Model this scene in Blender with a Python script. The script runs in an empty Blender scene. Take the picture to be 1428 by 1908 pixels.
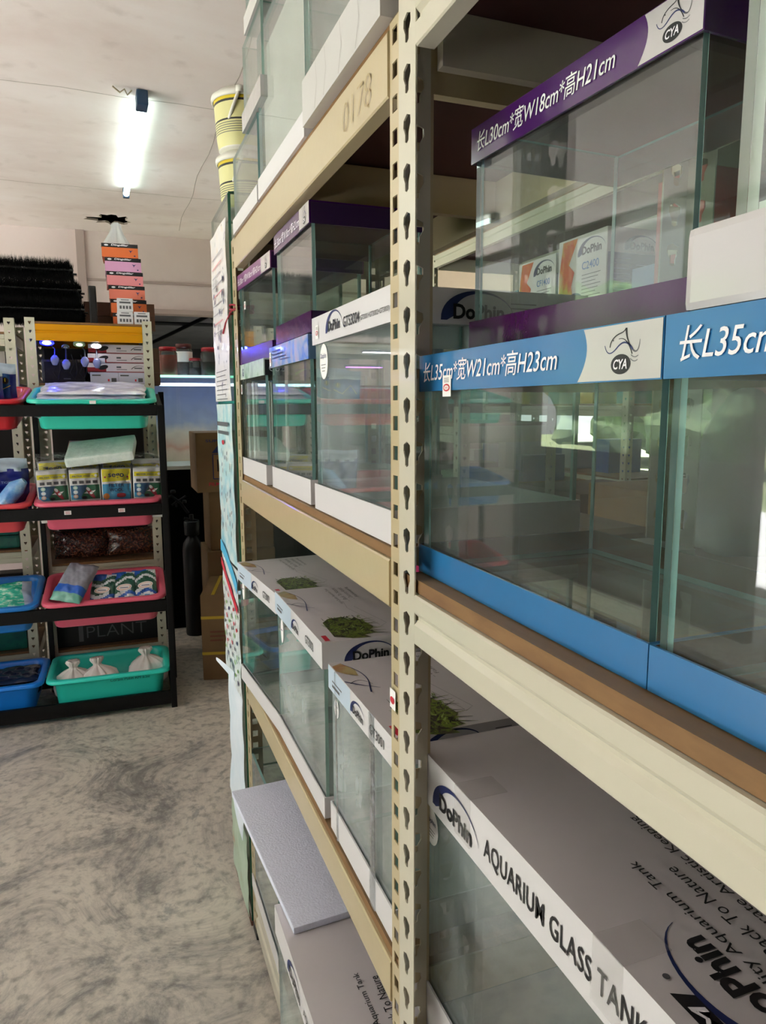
import bpy, bmesh, math, random
from mathutils import Vector, Matrix
from mathutils.geometry import tessellate_polygon
random.seed(7)
S = bpy.context.scene
COL = S.collection
R = math.radians
PI = math.pi

# ------------------------------------------------------------------ materials
MATS = {}
def srgb(h):
    if isinstance(h, str):
        c = [int(h[i:i+2], 16)/255 for i in (0, 2, 4)]
    else:
        c = list(h)
    return tuple((x/12.92 if x <= .04045 else ((x+.055)/1.055)**2.4) for x in c) + (1,)

def base_mat(name):
    m = bpy.data.materials.new(name); m.use_nodes = True
    nt = m.node_tree; nt.nodes.clear()
    out = nt.nodes.new('ShaderNodeOutputMaterial')
    MATS[name] = m
    return m, nt, out

def mat(name, col, rough=.5, metal=0, var=.08, vscale=6, bump=0, bscale=40, coat=0, spec=.5, emis=None, estr=0, trans=0, sheen=0, alpha=1, sub=0):
    if name in MATS: return MATS[name]
    m, nt, out = base_mat(name)
    b = nt.nodes.new('ShaderNodeBsdfPrincipled')
    nt.links.new(b.outputs[0], out.inputs[0])
    c = srgb(col)
    tc = nt.nodes.new('ShaderNodeTexCoord')
    if var:
        n = nt.nodes.new('ShaderNodeTexNoise'); n.inputs['Scale'].default_value = vscale; n.inputs['Detail'].default_value = 6
        nt.links.new(tc.outputs['Object'], n.inputs['Vector'])
        mx = nt.nodes.new('ShaderNodeMix'); mx.data_type = 'RGBA'
        mx.inputs['A'].default_value = tuple(x*(1-var) for x in c[:3]) + (1,)
        mx.inputs['B'].default_value = tuple(min(1, x*(1+var)) for x in c[:3]) + (1,)
        nt.links.new(n.outputs['Fac'], mx.inputs['Factor'])
        nt.links.new(mx.outputs['Result'], b.inputs['Base Color'])
    else:
        b.inputs['Base Color'].default_value = c
    b.inputs['Roughness'].default_value = rough
    b.inputs['Metallic'].default_value = metal
    b.inputs['Specular IOR Level'].default_value = spec
    b.inputs['Coat Weight'].default_value = coat
    b.inputs['Coat Roughness'].default_value = .08
    b.inputs['Alpha'].default_value = alpha
    b.inputs['Transmission Weight'].default_value = trans
    b.inputs['Subsurface Weight'].default_value = sub
    if emis:
        b.inputs['Emission Color'].default_value = srgb(emis); b.inputs['Emission Strength'].default_value = estr
    if bump:
        n2 = nt.nodes.new('ShaderNodeTexNoise'); n2.inputs['Scale'].default_value = bscale; n2.inputs['Detail'].default_value = 5
        nt.links.new(tc.outputs['Object'], n2.inputs['Vector'])
        bp = nt.nodes.new('ShaderNodeBump'); bp.inputs['Strength'].default_value = bump; bp.inputs['Distance'].default_value = .01
        nt.links.new(n2.outputs['Fac'], bp.inputs['Height'])
        nt.links.new(bp.outputs[0], b.inputs['Normal'])
    return m

def glass_mat(name, tint=(.93, .965, .95), dust_glare=.03, dcol=(.7, .74, .74), dscale=9, ior=1.5, rough=0):
    m, nt, out = base_mat(name)
    N = nt.nodes.new; L = nt.links.new
    geo = N('ShaderNodeNewGeometry')
    iorn = N('ShaderNodeMapRange')
    iorn.inputs['To Min'].default_value = ior; iorn.inputs['To Max'].default_value = 1/ior
    L(geo.outputs['Backfacing'], iorn.inputs['Value'])
    fr = N('ShaderNodeFresnel'); L(iorn.outputs[0], fr.inputs['IOR'])
    tr = N('ShaderNodeBsdfTransparent'); tr.inputs[0].default_value = tint + (1,)
    gl = N('ShaderNodeBsdfGlossy'); gl.inputs['Roughness'].default_value = rough; gl.inputs[0].default_value = (1, 1, 1, 1)
    m1 = N('ShaderNodeMixShader'); L(fr.outputs[0], m1.inputs[0]); L(tr.outputs[0], m1.inputs[1]); L(gl.outputs[0], m1.inputs[2])
    df = N('ShaderNodeBsdfDiffuse'); df.inputs[0].default_value = dcol + (1,)
    tc = N('ShaderNodeTexCoord')
    n = N('ShaderNodeTexNoise'); n.inputs['Scale'].default_value = dscale; n.inputs['Detail'].default_value = 8; n.inputs['Distortion'].default_value = .6
    L(tc.outputs['Object'], n.inputs['Vector'])
    mr = N('ShaderNodeMapRange'); mr.inputs['From Min'].default_value = .42; mr.inputs['From Max'].default_value = .72
    mr.inputs['To Min'].default_value = dust_glare*.4; mr.inputs['To Max'].default_value = dust_glare*2.2
    L(n.outputs['Fac'], mr.inputs['Value'])
    m2 = N('ShaderNodeMixShader'); L(mr.outputs[0], m2.inputs[0]); L(m1.outputs[0], m2.inputs[1]); L(df.outputs[0], m2.inputs[2])
    L(m2.outputs[0], out.inputs[0])
    return m

def film_mat(name, tint=(.9, .92, .95), haze=.12, rough=.12, bump=.5, bs=60):
    m, nt, out = base_mat(name)
    N = nt.nodes.new; L = nt.links.new
    tr = N('ShaderNodeBsdfTransparent'); tr.inputs[0].default_value = tint + (1,)
    gl = N('ShaderNodeBsdfGlossy'); gl.inputs['Roughness'].default_value = rough
    df = N('ShaderNodeBsdfDiffuse'); df.inputs[0].default_value = (.85, .87, .9, 1)
    fr = N('ShaderNodeLayerWeight'); fr.inputs[0].default_value = .25
    tc = N('ShaderNodeTexCoord')
    n = N('ShaderNodeTexNoise'); n.inputs['Scale'].default_value = bs; n.inputs['Detail'].default_value = 4
    L(tc.outputs['Object'], n.inputs['Vector'])
    bp = N('ShaderNodeBump'); bp.inputs['Strength'].default_value = bump; bp.inputs['Distance'].default_value = .01
    L(n.outputs['Fac'], bp.inputs['Height'])
    for q in (gl, df, fr): L(bp.outputs[0], q.inputs['Normal'])
    m1 = N('ShaderNodeMixShader'); L(fr.outputs['Fresnel'], m1.inputs[0]); L(tr.outputs[0], m1.inputs[1]); L(gl.outputs[0], m1.inputs[2])
    m2 = N('ShaderNodeMixShader'); m2.inputs[0].default_value = haze; L(m1.outputs[0], m2.inputs[1]); L(df.outputs[0], m2.inputs[2])
    L(m2.outputs[0], out.inputs[0])
    return m

def ramp_mat(name, stops, scale=3, detail=8, dist=0, rough=.5, bump=0, spec=.5, coat=0, stretch=(1, 1, 1), second=None, roughvar=0, nrough=.6):
    m, nt, out = base_mat(name)
    N = nt.nodes.new; L = nt.links.new
    b = N('ShaderNodeBsdfPrincipled'); L(b.outputs[0], out.inputs[0])
    tc = N('ShaderNodeTexCoord'); mp = N('ShaderNodeMapping'); mp.inputs['Scale'].default_value = stretch
    L(tc.outputs['Object'], mp.inputs['Vector'])
    n = N('ShaderNodeTexNoise'); n.inputs['Scale'].default_value = scale; n.inputs['Detail'].default_value = detail; n.inputs['Distortion'].default_value = dist
    n.inputs['Roughness'].default_value = nrough
    L(mp.outputs[0], n.inputs['Vector'])
    cr = N('ShaderNodeValToRGB')
    e = cr.color_ramp.elements
    while len(e) < len(stops): e.new(.5)
    for i, (p, c) in enumerate(stops):
        e[i].position = p; e[i].color = srgb(c)
    L(n.outputs['Fac'], cr.inputs[0])
    col = cr.outputs[0]
    if second:
        sc, lo, hi, c2, fac = second
        n3 = N('ShaderNodeTexNoise'); n3.inputs['Scale'].default_value = sc; n3.inputs['Detail'].default_value = 5
        L(tc.outputs['Object'], n3.inputs['Vector'])
        mr = N('ShaderNodeMapRange'); mr.inputs['From Min'].default_value = lo; mr.inputs['From Max'].default_value = hi; mr.inputs['To Max'].default_value = fac
        L(n3.outputs['Fac'], mr.inputs['Value'])
        mx = N('ShaderNodeMix'); mx.data_type = 'RGBA'; mx.inputs['B'].default_value = srgb(c2)
        L(mr.outputs[0], mx.inputs['Factor']); L(col, mx.inputs['A']); col = mx.outputs['Result']
    L(col, b.inputs['Base Color'])
    b.inputs['Roughness'].default_value = rough; b.inputs['Specular IOR Level'].default_value = spec; b.inputs['Coat Weight'].default_value = coat
    if roughvar:
        mr2 = N('ShaderNodeMapRange'); mr2.inputs['To Min'].default_value = rough-roughvar; mr2.inputs['To Max'].default_value = rough+roughvar
        L(n.outputs['Fac'], mr2.inputs['Value']); L(mr2.outputs[0], b.inputs['Roughness'])
    if bump:
        bp = N('ShaderNodeBump'); bp.inputs['Strength'].default_value = bump; bp.inputs['Distance'].default_value = .01
        L(n.outputs['Fac'], bp.inputs['Height']); L(bp.outputs[0], b.inputs['Normal'])
    return m

def emit_mat(name, col, st):
    m, nt, out = base_mat(name)
    e = nt.nodes.new('ShaderNodeEmission'); e.inputs[0].default_value = srgb(col); e.inputs[1].default_value = st
    nt.links.new(e.outputs[0], out.inputs[0]); return m

GLASS = glass_mat('tank_glass')
GLASSD = glass_mat('dusty_glass', dust_glare=.10, dscale=5, dcol=(.62, .68, .72))
GLASSX = glass_mat('clean_glass', dust_glare=.03, dcol=(.72, .78, .78), dscale=4)
GLASSF = glass_mat('floor_glare_glass', dust_glare=.16, dscale=6, dcol=(.72, .78, .80))  # dense pale veil imitates the floor's reflection in the panes
EDGE = mat('glass_edge', '86b0ae', .08, coat=1, var=.15, vscale=20)
EDGEL = mat('glass_edge_pale', '9fc0b6', .1, coat=1, var=.2, vscale=30)
EDGEG = mat('glass_edge_green', '2f6a52', .08, coat=1, var=.15)
WHITE = mat('white_card', 'd8d5d8', .38, var=.03, coat=.15, bump=.05, bscale=14)
WHITEG = mat('glossy_white_card', 'bfbbbc', .16, var=.04, coat=.7, bump=.12, bscale=16)
CREAM = mat('cream_paint', 'cac4b2', .28, var=.05, vscale=9, coat=.35, bump=.03, bscale=25)
CREAMT = mat('tan_cream_paint', 'c0b08c', .3, var=.07, vscale=9, coat=.35, bump=.05, bscale=30)
BLUE = mat('blue_card', '2a70a8', .26, var=.05, coat=.4, bump=.06, bscale=18)
PURPLE = mat('purple_card', '451a5e', .22, var=.06, coat=.5, bump=.10, bscale=22)
PLUM = mat('plum_card', '400f46', .22, var=.06, coat=.5, bump=.14, bscale=22)
CARDIN = mat('card_brown_inside', '6f5640', .8, var=.1)
INK = mat('black_ink', '15151a', .45, var=0)
INKG = mat('grey_ink', '58585e', .5, var=0)
NAVY = mat('navy_ink', '1f2c63', .4, var=.1)
WINK = mat('white_ink', 'eceaf0', .4, var=0)
REDINK = mat('red_ink', 'c8283c', .4, var=0)
PAPER = mat('white_paper', 'f0eeee', .6, var=.02)
WOODT = ramp_mat('board_top', [(.3, '7d6242'), (.55, '8d7150'), (.8, '6c5337')], scale=5, stretch=(6, .6, 6), rough=.6)
WOODE = ramp_mat('board_edge', [(.3, '74512f'), (.5, '836039'), (.8, '664527')], scale=8, stretch=(3, .8, 3), rough=.65)
MAROON = mat('board_maroon', '4a2a28', .6, var=.15)
BLACKM = mat('black_metal', '070708', .55, var=.25, vscale=12, bump=.1, spec=.25)
CARTON = ramp_mat('carton_brown', [(.3, '8b6a42'), (.6, '9b7850'), (.85, '7a5b38')], scale=3, rough=.8)
CARTOND = ramp_mat('carton_dark', [(.3, '5b4537'), (.6, '6b5242'), (.85, '493629')], scale=3, rough=.75)

# ------------------------------------------------------------------ mesh builder
_textcache = {}
def text_geo(s, off=0, shear=0, sp=1):
    k = (s, off, shear, sp)
    if k in _textcache: return _textcache[k]
    cu = bpy.data.curves.new('t', 'FONT'); cu.body = s; cu.size = 1; cu.offset = off; cu.shear = shear; cu.space_character = sp
    cu.resolution_u = 3
    ob = bpy.data.objects.new('t', cu); COL.objects.link(ob)
    dg = bpy.context.evaluated_depsgraph_get()
    me = bpy.data.meshes.new_from_object(ob.evaluated_get(dg))
    v = [tuple(p.co[:2]) for p in me.vertices]; f = [tuple(p.vertices) for p in me.polygons]
    bpy.data.objects.remove(ob); bpy.data.curves.remove(cu); bpy.data.meshes.remove(me)
    if not v: v = [(0, 0)]
    x0 = min(p[0] for p in v); x1 = max(p[0] for p in v); y0 = min(p[1] for p in v); y1 = max(p[1] for p in v)
    _textcache[k] = (v, f, x0, x1, y0, y1)
    return _textcache[k]

class M:
    def __init__(s, mx=None):
        s.v = []; s.f = []; s.mi = []; s.sm = []; s.mats = []; s.mx = mx
    def m(s, mt):
        if mt not in s.mats: s.mats.append(mt)
        return s.mats.index(mt)
    def add(s, vs, fs, mt, smooth=False, mx=None):
        n = len(s.v)
        mm = mx if mx is not None else s.mx
        if mm is not None: vs = [tuple(mm @ Vector(p)) for p in vs]
        s.v += [tuple(p) for p in vs]
        for i, f in enumerate(fs):
            s.f.append(tuple(n+a for a in f))
            s.mi.append(s.m(mt[i] if isinstance(mt, (list, tuple)) else mt)); s.sm.append(smooth)
        return s
    def box(s, x0, x1, y0, y1, z0, z1, mt, bev=0, mx=None, faces=None):
        """faces: dict of '-x','+x','-y','+y','-z','+z' -> material"""
        if bev:
            b = bmesh.new(); bmesh.ops.create_cube(b, size=1)
            for v in b.verts: v.co = Vector(((x0+x1)/2+v.co.x*(x1-x0), (y0+y1)/2+v.co.y*(y1-y0), (z0+z1)/2+v.co.z*(z1-z0)))
            bmesh.ops.bevel(b, geom=b.edges[:], offset=bev, segments=2, affect='EDGES', profile=.7)
            b.verts.index_update(); b.normal_update()
            vs = [tuple(v.co) for v in b.verts]; fs = [tuple(v.index for v in f.verts) for f in b.faces]
            ms = []
            for f in b.faces:
                n = f.normal; k = None
                if faces:
                    a = max(range(3), key=lambda i: abs(n[i]))
                    if abs(n[a]) > .8: k = faces.get(('-' if n[a] < 0 else '+')+'xyz'[a])
                ms.append(k or mt)
            b.free()
            return s.add(vs, fs, ms, False, mx)
        vs = [(x0, y0, z0), (x1, y0, z0), (x1, y1, z0), (x0, y1, z0), (x0, y0, z1), (x1, y0, z1), (x1, y1, z1), (x0, y1, z1)]
        fs = [(3, 2, 1, 0), (4, 5, 6, 7), (0, 1, 5, 4), (1, 2, 6, 5), (2, 3, 7, 6), (3, 0, 4, 7)]
        ks = ['-z', '+z', '-y', '+x', '+y', '-x']
        ms = [(faces or {}).get(k, mt) for k in ks]
        return s.add(vs, fs, ms, False, mx)
    def poly(s, pts, o, u, v, mt, eps=.0005):
        """flat polygon decal in plane o + x*u + y*v, lifted by eps along u x v"""
        o = Vector(o); u = Vector(u); v = Vector(v); n = u.cross(v).normalized()*eps
        vs = [tuple(o+u*p[0]+v*p[1]+n) for p in pts]
        tri = tessellate_polygon([[Vector((p[0], p[1], 0)) for p in pts]])
        fs = []
        for t in tri:
            a, b, c = [Vector(vs[i]) for i in t]
            fs.append(tuple(t) if (b-a).cross(c-a).dot(n) > 0 else tuple(reversed(t)))
        return s.add(vs, fs, mt)
    def rect(s, x0, x1, y0, y1, o, u, v, mt, eps=.0005):
        return s.poly([(x0, y0), (x1, y0), (x1, y1), (x0, y1)], o, u, v, mt, eps)
    def ell(s, cx, cy, rx, ry, o, u, v, mt, eps=.0005, n=28, rot=0):
        c, sn = math.cos(rot), math.sin(rot)
        return s.poly([(cx+rx*math.cos(a)*c-ry*math.sin(a)*sn, cy+rx*math.cos(a)*sn+ry*math.sin(a)*c) for a in [2*PI*i/n for i in range(n)]], o, u, v, mt, eps)
    def arc(s, pts, w0, w1, o, u, v, mt, eps=.0005, taper=True):
        """brush stroke through 2D pts; width grows w0 -> w1"""
        n = len(pts); L = []; Rr = []
        for i, p in enumerate(pts):
            a = pts[max(0, i-1)]; b = pts[min(n-1, i+1)]
            dx, dy = b[0]-a[0], b[1]-a[1]; l = math.hypot(dx, dy) or 1
            t = i/(n-1); w = (w0+(w1-w0)*t)/2
            L.append((p[0]-dy/l*w, p[1]+dx/l*w)); Rr.append((p[0]+dy/l*w, p[1]-dx/l*w))
        o = Vector(o); u = Vector(u); v = Vector(v); nn = u.cross(v).normalized()*eps
        vs = [tuple(o+u*p[0]+v*p[1]+nn) for p in L+Rr]
        fs = [(i, n+i, n+i+1, i+1) for i in range(n-1)]
        return s.add(vs, fs, mt)
    def text(s, t, o, u, v, h, mt, w=None, off=0, shear=0, eps=.0006, align='L', sp=1, base=False):
        """h = height of the glyph bounding box (or font size if base)"""
        vs, fs, x0, x1, y0, y1 = text_geo(t, off, shear, sp)
        k = h if base else h/max(.01, y1-y0)
        kx = k if w is None else w/max(.01, x1-x0)
        yb = 0 if base else y0
        o = Vector(o); u = Vector(u); v = Vector(v); n = u.cross(v).normalized()*eps
        sh = {'L': x0, 'C': (x0+x1)/2, 'R': x1}[align]
        P = [tuple(o+u*((p[0]-sh)*kx)+v*((p[1]-yb)*k)+n) for p in vs]
        return s.add(P, fs, mt)
    def tube(s, pts, r, mt, seg=8, closed=False, smooth=True, radii=None):
        P = [Vector(p) for p in pts]; n = len(P); rings = []
        up = Vector((0, 0, 1))
        prev = None
        for i, p in enumerate(P):
            if closed: d = P[(i+1) % n]-P[i-1]
            else: d = P[min(n-1, i+1)]-P[max(0, i-1)]
            d.normalize()
            if prev is None:
                a = d.cross(up)
                if a.length < .05: a = d.cross(Vector((1, 0, 0)))
            else:
                a = prev-d*prev.dot(d)
                if a.length < 1e-4: a = d.cross(up)
            a.normalize(); prev = a; b = d.cross(a)
            rr = radii[i] if radii else r
            rings.append([p+a*(rr*math.cos(2*PI*k/seg))+b*(rr*math.sin(2*PI*k/seg)) for k in range(seg)])
        vs = [tuple(q) for ring in rings for q in ring]; fs = []
        for i in range(n if closed else n-1):
            j = (i+1) % n
            for k in range(seg):
                fs.append((i*seg+k, i*seg+(k+1) % seg, j*seg+(k+1) % seg, j*seg+k))
        s.add(vs, fs, mt, smooth)
        if not closed:
            s.add(vs[:seg], [tuple(reversed(range(seg)))], mt); s.add(vs[-seg:], [tuple(range(seg))], mt)
        return s
    def lathe(s, prof, mt, c=(0, 0, 0), seg=28, smooth=True, rf=None, sx=1, sy=1):
        """prof: list of (r, z) or (r, z, mat)"""
        vs = []; fs = []; ms = []
        for i, p in enumerate(prof):
            for k in range(seg):
                a = 2*PI*k/seg; r = p[0]*(rf(a, i, p) if rf else 1)
                vs.append((c[0]+r*math.cos(a)*sx, c[1]+r*math.sin(a)*sy, c[2]+p[1]))
        for i in range(len(prof)-1):
            for k in range(seg):
                fs.append((i*seg+k, i*seg+(k+1) % seg, (i+1)*seg+(k+1) % seg, (i+1)*seg+k))
                ms.append(prof[i][2] if len(prof[i]) > 2 else mt)
        s.add(vs, fs, ms, smooth)
        return s
    def extrude_profile(s, prof, y0, y1, mt, axis='y', caps=True, smooth=False):
        """prof = closed list of (a,b) in XZ (axis y) or YZ (axis x)"""
        n = len(prof)
        def pt(p, t): return (p[0], t, p[1]) if axis == 'y' else (t, p[0], p[1])
        vs = [pt(p, y0) for p in prof]+[pt(p, y1) for p in prof]
        fs = [(i, (i+1) % n, n+(i+1) % n, n+i) for i in range(n)]
        s.add(vs, fs, mt, smooth)
        if caps:
            tri = tessellate_polygon([[Vector((p[0], p[1], 0)) for p in prof]])
            s.add(vs[:n], [tuple(t) for t in tri], mt); s.add(vs[n:], [tuple(t) for t in tri], mt)
        return s
    def build(s, name, parent=None, label=None, cat=None, group=None, kind=None, loc=None, rot=None, fix=True):
        me = bpy.data.meshes.new(name); me.from_pydata(s.v, [], s.f)
        for mt in s.mats: me.materials.append(mt)
        for i, p in enumerate(me.polygons):
            p.material_index = s.mi[i]; p.use_smooth = s.sm[i]
        me.update()
        o = bpy.data.objects.new(name, me); COL.objects.link(o)
        if parent: o.parent = parent
        if loc: o.location = loc
        if rot: o.rotation_euler = rot
        tag(o, label, cat, group, kind)
        return o

def tag(o, label=None, cat=None, group=None, kind=None):
    if label: o['label'] = label
    if cat: o['category'] = cat
    if group: o['group'] = group
    if kind: o['kind'] = kind
    return o

def thing(name, label, cat, loc=(0, 0, 0), rot=(0, 0, 0), group=None):
    o = bpy.data.objects.new(name, None); COL.objects.link(o)
    o.empty_display_size = .05
    o.location = loc; o.rotation_euler = rot
    return tag(o, label, cat, group)

def copy_tree(o, parent=None, **k):
    c = o.copy(); COL.objects.link(c); c.parent = parent
    for a, b in k.items(): c[a] = b
    for ch in list(o.children): copy_tree(ch, c)
    return c

def bez(p0, p1, p2, n=10):
    return [tuple((1-t)**2*a+2*(1-t)*t*b+t*t*c for a, b, c in zip(p0, p1, p2)) for t in [i/(n-1) for i in range(n)]]

# printed marks -------------------------------------------------------------
def swoosh_logo(m, o, u, v, w, ink=INK, navy=NAVY, word='DoPhin', tm=True):
    """arched logo, w = full width; o = lower-left corner"""
    h = w*.36
    outer = []; inner = []
    n = 22
    for i in range(n):
        t = i/(n-1)
        a = PI*(1-.93*t)
        outer.append((w*.52+w*.52*math.cos(a), h*(.02+1.0*math.sin(a)**.9 if a < PI else 0)))
        k = .12*(1-t)**1.1
        inner.append((w*(.52+k*.55)+w*(.52-k)*math.cos(a), h*(.0+(1.0-k*1.1-.015)*math.sin(a)**.9) if a < PI else 0))
    outer[0] = (0, 0); inner[0] = (w*.085, 0)
    pts = outer+list(reversed(inner))
    m.poly(pts, o, u, v, navy, .0006)
    o2 = Vector(o)+Vector(u)*(w*.17)+Vector(v)*(h*.04)
    m.text(word, o2, u, v, h*.52, ink, w=w*.72, off=.034, eps=.0009)

def cya_logo(m, o, u, v, h, ink=INK):
    """oval wordmark with waves and a leaping fish outline; o = centre bottom, h = height"""
    m.ell(0, h*.24, h*.36, h*.24, o, u, v, ink, .0007)
    m.text('CYA', Vector(o)+Vector(v)*(h*.12), u, v, h*.24, WINK, w=h*.5, off=.02, shear=.2, eps=.0011, align='C')
    def st(pts, w0, w1, mt=NAVY):
        m.arc([(x*h, y*h) for x, y in pts], w0*h, w1*h, o, u, v, mt, .0007)
    st(bez((-.62, .72), (-.5, .38), (-.18, .62))+bez((-.18, .62), (.15, .9), (.42, .56)), .02, .05)
    st(bez((.42, .56), (.62, .4), (.66, .78), 12), .05, .015, INKG)
    st(bez((-.42, .66), (-.4, .9), (-.05, .97), 10), .03, .03, ink)
    st(bez((-.05, .97), (.1, .99), (.16, 1.08), 6), .03, .03, ink)
    st(bez((.16, 1.08), (.16, .86), (.34, .64), 8), .07, .02, ink)
    st(bez((-.1, .84), (.2, .9), (.4, .46), 10), .015, .03, ink)
    st(bez((.36, .44), (.5, .34), (.62, .42), 8), .02, .02, INKG)
    st(bez((.34, .36), (.48, .24), (.6, .32), 8), .02, .02, INKG)
    m.ell(-.3*h, .82*h, .02*h, .02*h, o, u, v, ink, .0007, 8)

# tray, bag and pillow shapes --------------------------------------------------
def rrect(w, d, r, n=6):
    P = []
    for cx, cy, a0 in ((w/2-r, d/2-r, 0), (-w/2+r, d/2-r, 90), (-w/2+r, -d/2+r, 180), (w/2-r, -d/2+r, 270)):
        for i in range(n+1):
            a = R(a0+90*i/n); P.append((cx+r*math.cos(a), cy+r*math.sin(a)))
    return P

def tray_mesh(w, d, h, mt, tp=.035, rim=.016):
    """rounded plastic tub; origin centre bottom"""
    m = M()
    rings = []
    def ring(ww, dd, z, r): rings.append([(x, y, z) for x, y in rrect(ww, dd, r)])
    iw, idp = w-2*rim, d-2*rim
    ring(iw-2*tp-.03, idp-2*tp-.03, 0, .03)
    ring(iw-2*tp-.008, idp-2*tp-.008, .003, .036)
    ring(iw-2*tp, idp-2*tp, .012, .04)
    ring(iw-.012, idp-.012, h-.022, .045)
    ring(iw, idp, h-.018, .045)
    ring(iw, idp, h-.008, .045)
    ring(w-.004, d-.004, h-.010, .05)
    ring(w, d, h-.016, .05)
    ring(w+.003, d+.003, h-.012, .05)
    ring(w, d, h-.003, .05)
    ring(w-.006, d-.006, h, .05)
    ring(iw-.002, idp-.002, h, .045)
    ring(iw-.008, idp-.008, h-.004, .044)
    ring(iw-.018, idp-.018, h-.022, .042)
    ring(iw-2*tp-.008, idp-2*tp-.008, .014, .036)
    ring(iw-2*tp-.03, idp-2*tp-.03, .006, .03)
    n = len(rings[0]); vs = [p for r_ in rings for p in r_]; fs = []
    for i in range(len(rings)-1):
        for k in range(n): fs.append((i*n+k, i*n+(k+1) % n, (i+1)*n+(k+1) % n, (i+1)*n+k))
    m.add(vs, fs, mt, True)
    m.add(rings[0], [tuple(reversed(range(n)))], mt); m.add(rings[-1], [tuple(range(n))], mt)
    return m

def pillow(w, h, t, paint, n=26, crumple=.004, seed=0, edge=2.6, back=None, m=None, seal=0):
    """soft pack lying in the XZ plane (width x, height z, thickness y, front = -y). paint(u,v)->material, u,v in 0..1"""
    rnd = random.Random(seed)
    ph = [rnd.uniform(0, 6.28) for _ in range(12)]
    m = m or M()
    for side in (-1, 1):
        vs = []; fs = []; ms = []
        for j in range(n+1):
            for i in range(n+1):
                u, v = i/n, j/n; a, b = 2*u-1, 2*v-1
                k = (max(0, 1-abs(a)**edge))**.6*(max(0, 1-abs(b)**edge))**.6
                if seal and (v > 1-seal or v < seal*.5): k *= .12
                wob = crumple*(math.sin(7*a+ph[0]+3*b)*math.sin(6*b+ph[1])+.6*math.sin(15*a+ph[2])*math.sin(13*b+ph[3]+4*a)+.4*math.sin(29*b+ph[4]+9*a))
                x = a*w/2*(1+.02*math.sin(5*b+ph[5])); z = v*h*(1+.01*math.sin(4*a+ph[6]))
                y = side*(t/2*k)+wob*min(1, k*2+.15)
                vs.append((x, y, z))
        for j in range(n):
            for i in range(n):
                q = (j*(n+1)+i, j*(n+1)+i+1, (j+1)*(n+1)+i+1, (j+1)*(n+1)+i)
                if side > 0: q = tuple(reversed(q))
                fs.append(q)
                uu = (i+.5)/n
                if side > 0: uu = 1-uu
                ms.append((paint if side < 0 or not back else back)(uu, (j+.5)/n))
        m.add(vs, fs, ms, True)
    return m
SKY_STR = 0.7; SUN_STR = 32; EXPO = 1.22
# ------------------------------------------------------------------ camera
CAMH = 1.30
cam = bpy.data.cameras.new('camera'); camo = bpy.data.objects.new('camera', cam); COL.objects.link(camo)
cam.sensor_fit = 'VERTICAL'; cam.sensor_height = 36; cam.lens = 1339/1908*36
cam.clip_start = .01
yaw, pitch, roll = R(20.6), R(8.33), R(.25)
fw = Vector((math.sin(yaw)*math.cos(pitch), math.cos(yaw)*math.cos(pitch), -math.sin(pitch)))
rt = Vector((math.cos(yaw), -math.sin(yaw), 0)); up = rt.cross(fw)
r2 = rt*math.cos(roll)-up*math.sin(roll); u2 = up*math.cos(roll)+rt*math.sin(roll)
mw = Matrix((r2, u2, -fw)).transposed().to_4x4(); mw.translation = (0, 0, CAMH)
camo.matrix_world = mw
S.camera = camo
cam.dof.use_dof = False

# ------------------------------------------------------------------ setting
CEIL = 2.43; WALLY = 5.2; LOY = -.7
CONC = ramp_mat('polished_concrete', [(.28, '696765'), (.40, '8f8c88'), (.48, 'bab3a9'), (.56, 'd2cabd'), (.64, '9c9994'), (.76, 'bdb9b4')], scale=2.3, detail=15, dist=1.9, rough=.36, bump=.08, roughvar=.08, second=(34, .50, .70, '5f5c58', .55), nrough=.80)
CEILM = ramp_mat('stained_ceiling_board', [(.3, 'dccdc7'), (.5, 'e8ddd8'), (.7, 'eee6e3'), (.85, 'd4c3bf')], scale=1.3, detail=7, dist=.4, rough=.8, stretch=(1, 1.6, 1), second=(9, .6, .75, 'a8968c', .25))
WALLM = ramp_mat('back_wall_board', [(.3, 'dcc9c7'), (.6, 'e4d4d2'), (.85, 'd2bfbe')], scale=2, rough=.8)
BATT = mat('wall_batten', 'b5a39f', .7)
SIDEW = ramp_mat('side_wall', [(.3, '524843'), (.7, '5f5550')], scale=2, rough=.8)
SEAM = mat('ceiling_seam', 'a89c92', .8)
DARKV = mat('dark_void', '100d0c', .9)
METALR = ramp_mat('corrugated_roof_metal', [(.3, '75757f'), (.7, '8f8f9a')], scale=3, rough=.45)

def struct(m, name): return m.build(name, kind='structure')
struct(M().box(-2.66, 3.6, -3.2, 10.2, -.06, 0, CONC), 'floor')

# ceiling with a broken hole
m = M()
hx, hy = .085, 4.86
rnd = random.Random(3)
hole = []
for i in range(26):
    a = 2*PI*i/26; rr = .075*(1+.35*rnd.uniform(-1, 1))
    hole.append((hx+rr*1.35*math.cos(a)-(.05 if i in (12, 13, 14) else 0), hy+rr*1.5*math.sin(a)))
outer = [(-2.66, -3.2), (3.6, -3.2), (3.6, WALLY+.1), (-2.66, WALLY+.1)]
allp = outer+hole
tri = tessellate_polygon([[Vector((x, y, 0)) for x, y in outer], [Vector((x, y, 0)) for x, y in reversed(hole)]])
allp = outer+list(reversed(hole))
def orient(t, pts, dn=True):
    a, b, c = [Vector((pts[i][0], pts[i][1], 0)) for i in t]
    z = (b-a).cross(c-a).z
    return tuple(t) if (z < 0) == dn else tuple(reversed(t))
m.add([(x, y, CEIL) for x, y in allp], [orient(t, allp) for t in tri], CEILM)
nh = len(hole)
hv = [(x, y, CEIL) for x, y in hole]+[(x, y, CEIL+.012) for x, y in hole]
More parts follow.
